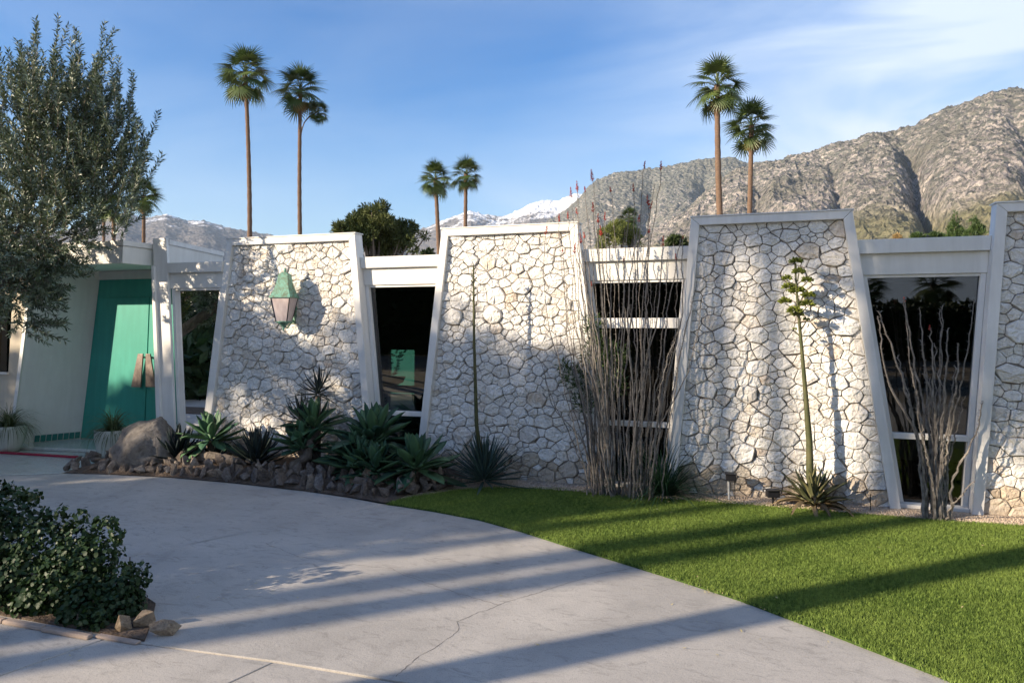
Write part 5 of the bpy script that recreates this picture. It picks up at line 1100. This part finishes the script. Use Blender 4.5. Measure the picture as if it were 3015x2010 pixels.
def hedge_row(x0, y0, x1, y1, h, lab, seed, mat=None):
    g_ = empty('boundary_hedge', (x0, y0, 0), lab, 'hedge', 'boundary hedges across the street'); L = math.hypot(x1 - x0, y1 - y0); r = np.random.default_rng(seed); n = int(L * 420)
    u = r.uniform(0, 1, n); z = r.uniform(0, 1, n) ** .8 * h * (.9 + .2 * vnoise(u * L * .5, u * 0, seed)); side = r.normal(0, .30, n)
    c = np.stack([(x1 - x0) * u + side, (y1 - y0) * u + side, z], -1); np_leaves(c, r, .34, .20, 'foliage', mat or M['conifer'], g_, np.array([[0, 0, .3]]), .9)
    mb = MB(); d_ = Vector((x1 - x0, y1 - y0, 0)).normalized(); q_ = Vector((-d_.y, d_.x, 0)) * .25; E_ = Vector((x1 - x0, y1 - y0, 0)); o_ = Vector((0, 0, 0))
    mb.hexa([o_ - q_, E_ - q_, E_ + q_, o_ + q_], [v + Vector((0, 0, h * .86)) for v in (o_ - q_, E_ - q_, E_ + q_, o_ + q_)]); mb.build('branches', M['conifer'], g_)  # solid core box, keeps bright sky from showing between the leaves
hedge_row(-46, -20, -20, -27, 5.2, 'tall clipped hedge across the street on the left', 81)  # unseen hedge added to darken window reflections and cut ambient light
hedge_row(-20, -27, -3, -30, 4.2, 'tall clipped hedge across the street behind the verge tree', 85)  # added too, hides the bright low sky from the glass
hedge_row(-14.5, -2.4, -9.5, -8.5, 1.25, 'low hedge along the left edge of the drive', 87, M['hedge'])  # unseen hedge added so the narrow entry window reflects something dark
hedge_row(-3, -30, 12, -30, 2.5, 'tall clipped hedge straight across the street', 82)
hedge_row(12, -30, 30, -12, 6.0, 'tall clipped hedge across the street on the right', 83)  # unseen hedge added to shut out low sky and lower the ambient light
for k, (x, y, h_) in enumerate(((10.5, -14, 8), (9.5, -9, 9), (14, -18, 10), (-8, -26, 8), (-22, -8, 8))):  # unseen trees added to block skylight and deepen the ambient shade
    tree('shade_tree', ['spreading tree beside the drive on the right', 'large shade tree at the right end of the lawn', 'tallest shade tree right of the drive', 'shade tree on the verge straight across', 'shade tree beyond the left end of the house'][k], [(x, y, h_ * .62, 2.6), (x + 1.8, y + .5, h_ * .5, 2.1), (x - 1.7, y - .5, h_ * .52, 2.0), (x, y, h_ * .82, 1.9)], 16000, .24, .12, SH, (x, y, 0), 'shade trees around the drive', seed=90 + k)

# ------------------------------------------------------------------ fallen leaves
X = []; 
for k in range(260):
    if k < 180:
        u = random.random() * (len(lawn_edge) - 2); i = int(u) + 1 if u < 5 else int(u); a, b = lawn_edge[max(6, min(i, 10))], lawn_edge[max(7, min(i + 1, 11))]; f = random.random(); x = a[0] + (b[0] - a[0]) * f + random.gauss(.03, .04); y = a[1] + (b[1] - a[1]) * f + random.gauss(.03, .04); z = .012
    elif k < 220: x, y, z = random.uniform(-1, 2.2), random.uniform(-3.2, -.3), .045
    else: x, y, z = random.uniform(-3.5, 0), random.uniform(-4.6, -1.8), .003
    if z > .04 and not in_poly(np.array([x]), np.array([y]), lp)[0]: z = .006
    X.append((x, y, z))
X = np.array(X); r = np.random.default_rng(2); dd_ = r.normal(size=X.shape); dd_[:, 2] *= .1; n = len(X); dd_ /= np.linalg.norm(dd_, axis=1)[:, None]; ss = np.stack([-dd_[:, 1], dd_[:, 0], np.zeros(n)], -1); l = r.uniform(.012, .032, n)[:, None]; w = l * .16
V = np.stack([X, X + dd_ * l * .5 + ss * w + [0, 0, .002], X + dd_ * l + [0, 0, .004], X + dd_ * l * .5 - ss * w + [0, 0, .002]], 1).reshape(-1, 3)
V[:, 2] = np.maximum(V[:, 2], .002)
tag(link('leaf_litter', np_mesh('leaf_litter', V, np.arange(n * 4).reshape(-1, 4), M['litter'])), 'pale fallen leaves scattered along the lawn edge and drive', 'fallen leaves', kind='stuff')

# ------------------------------------------------------------------ haze
HAZE = True
if HAZE:
    mb = MB(); mb.box((-8500, -8500, -1.2), (8500, 8500, 1900)); hm = bpy.data.materials.new('haze_air'); hm.use_nodes = True; hn = hm.node_tree.nodes; hn.remove(hn['Principled BSDF'])
    pv = hn.new('ShaderNodeVolumePrincipled'); pv.inputs['Color'].default_value = (0.66, 0.82, 1.0, 1); pv.inputs['Density'].default_value = 0.000045; hm.node_tree.links.new(pv.outputs[0], hn['Material Output'].inputs['Volume'])
    tag(mb.build('haze', hm), kind='stuff')
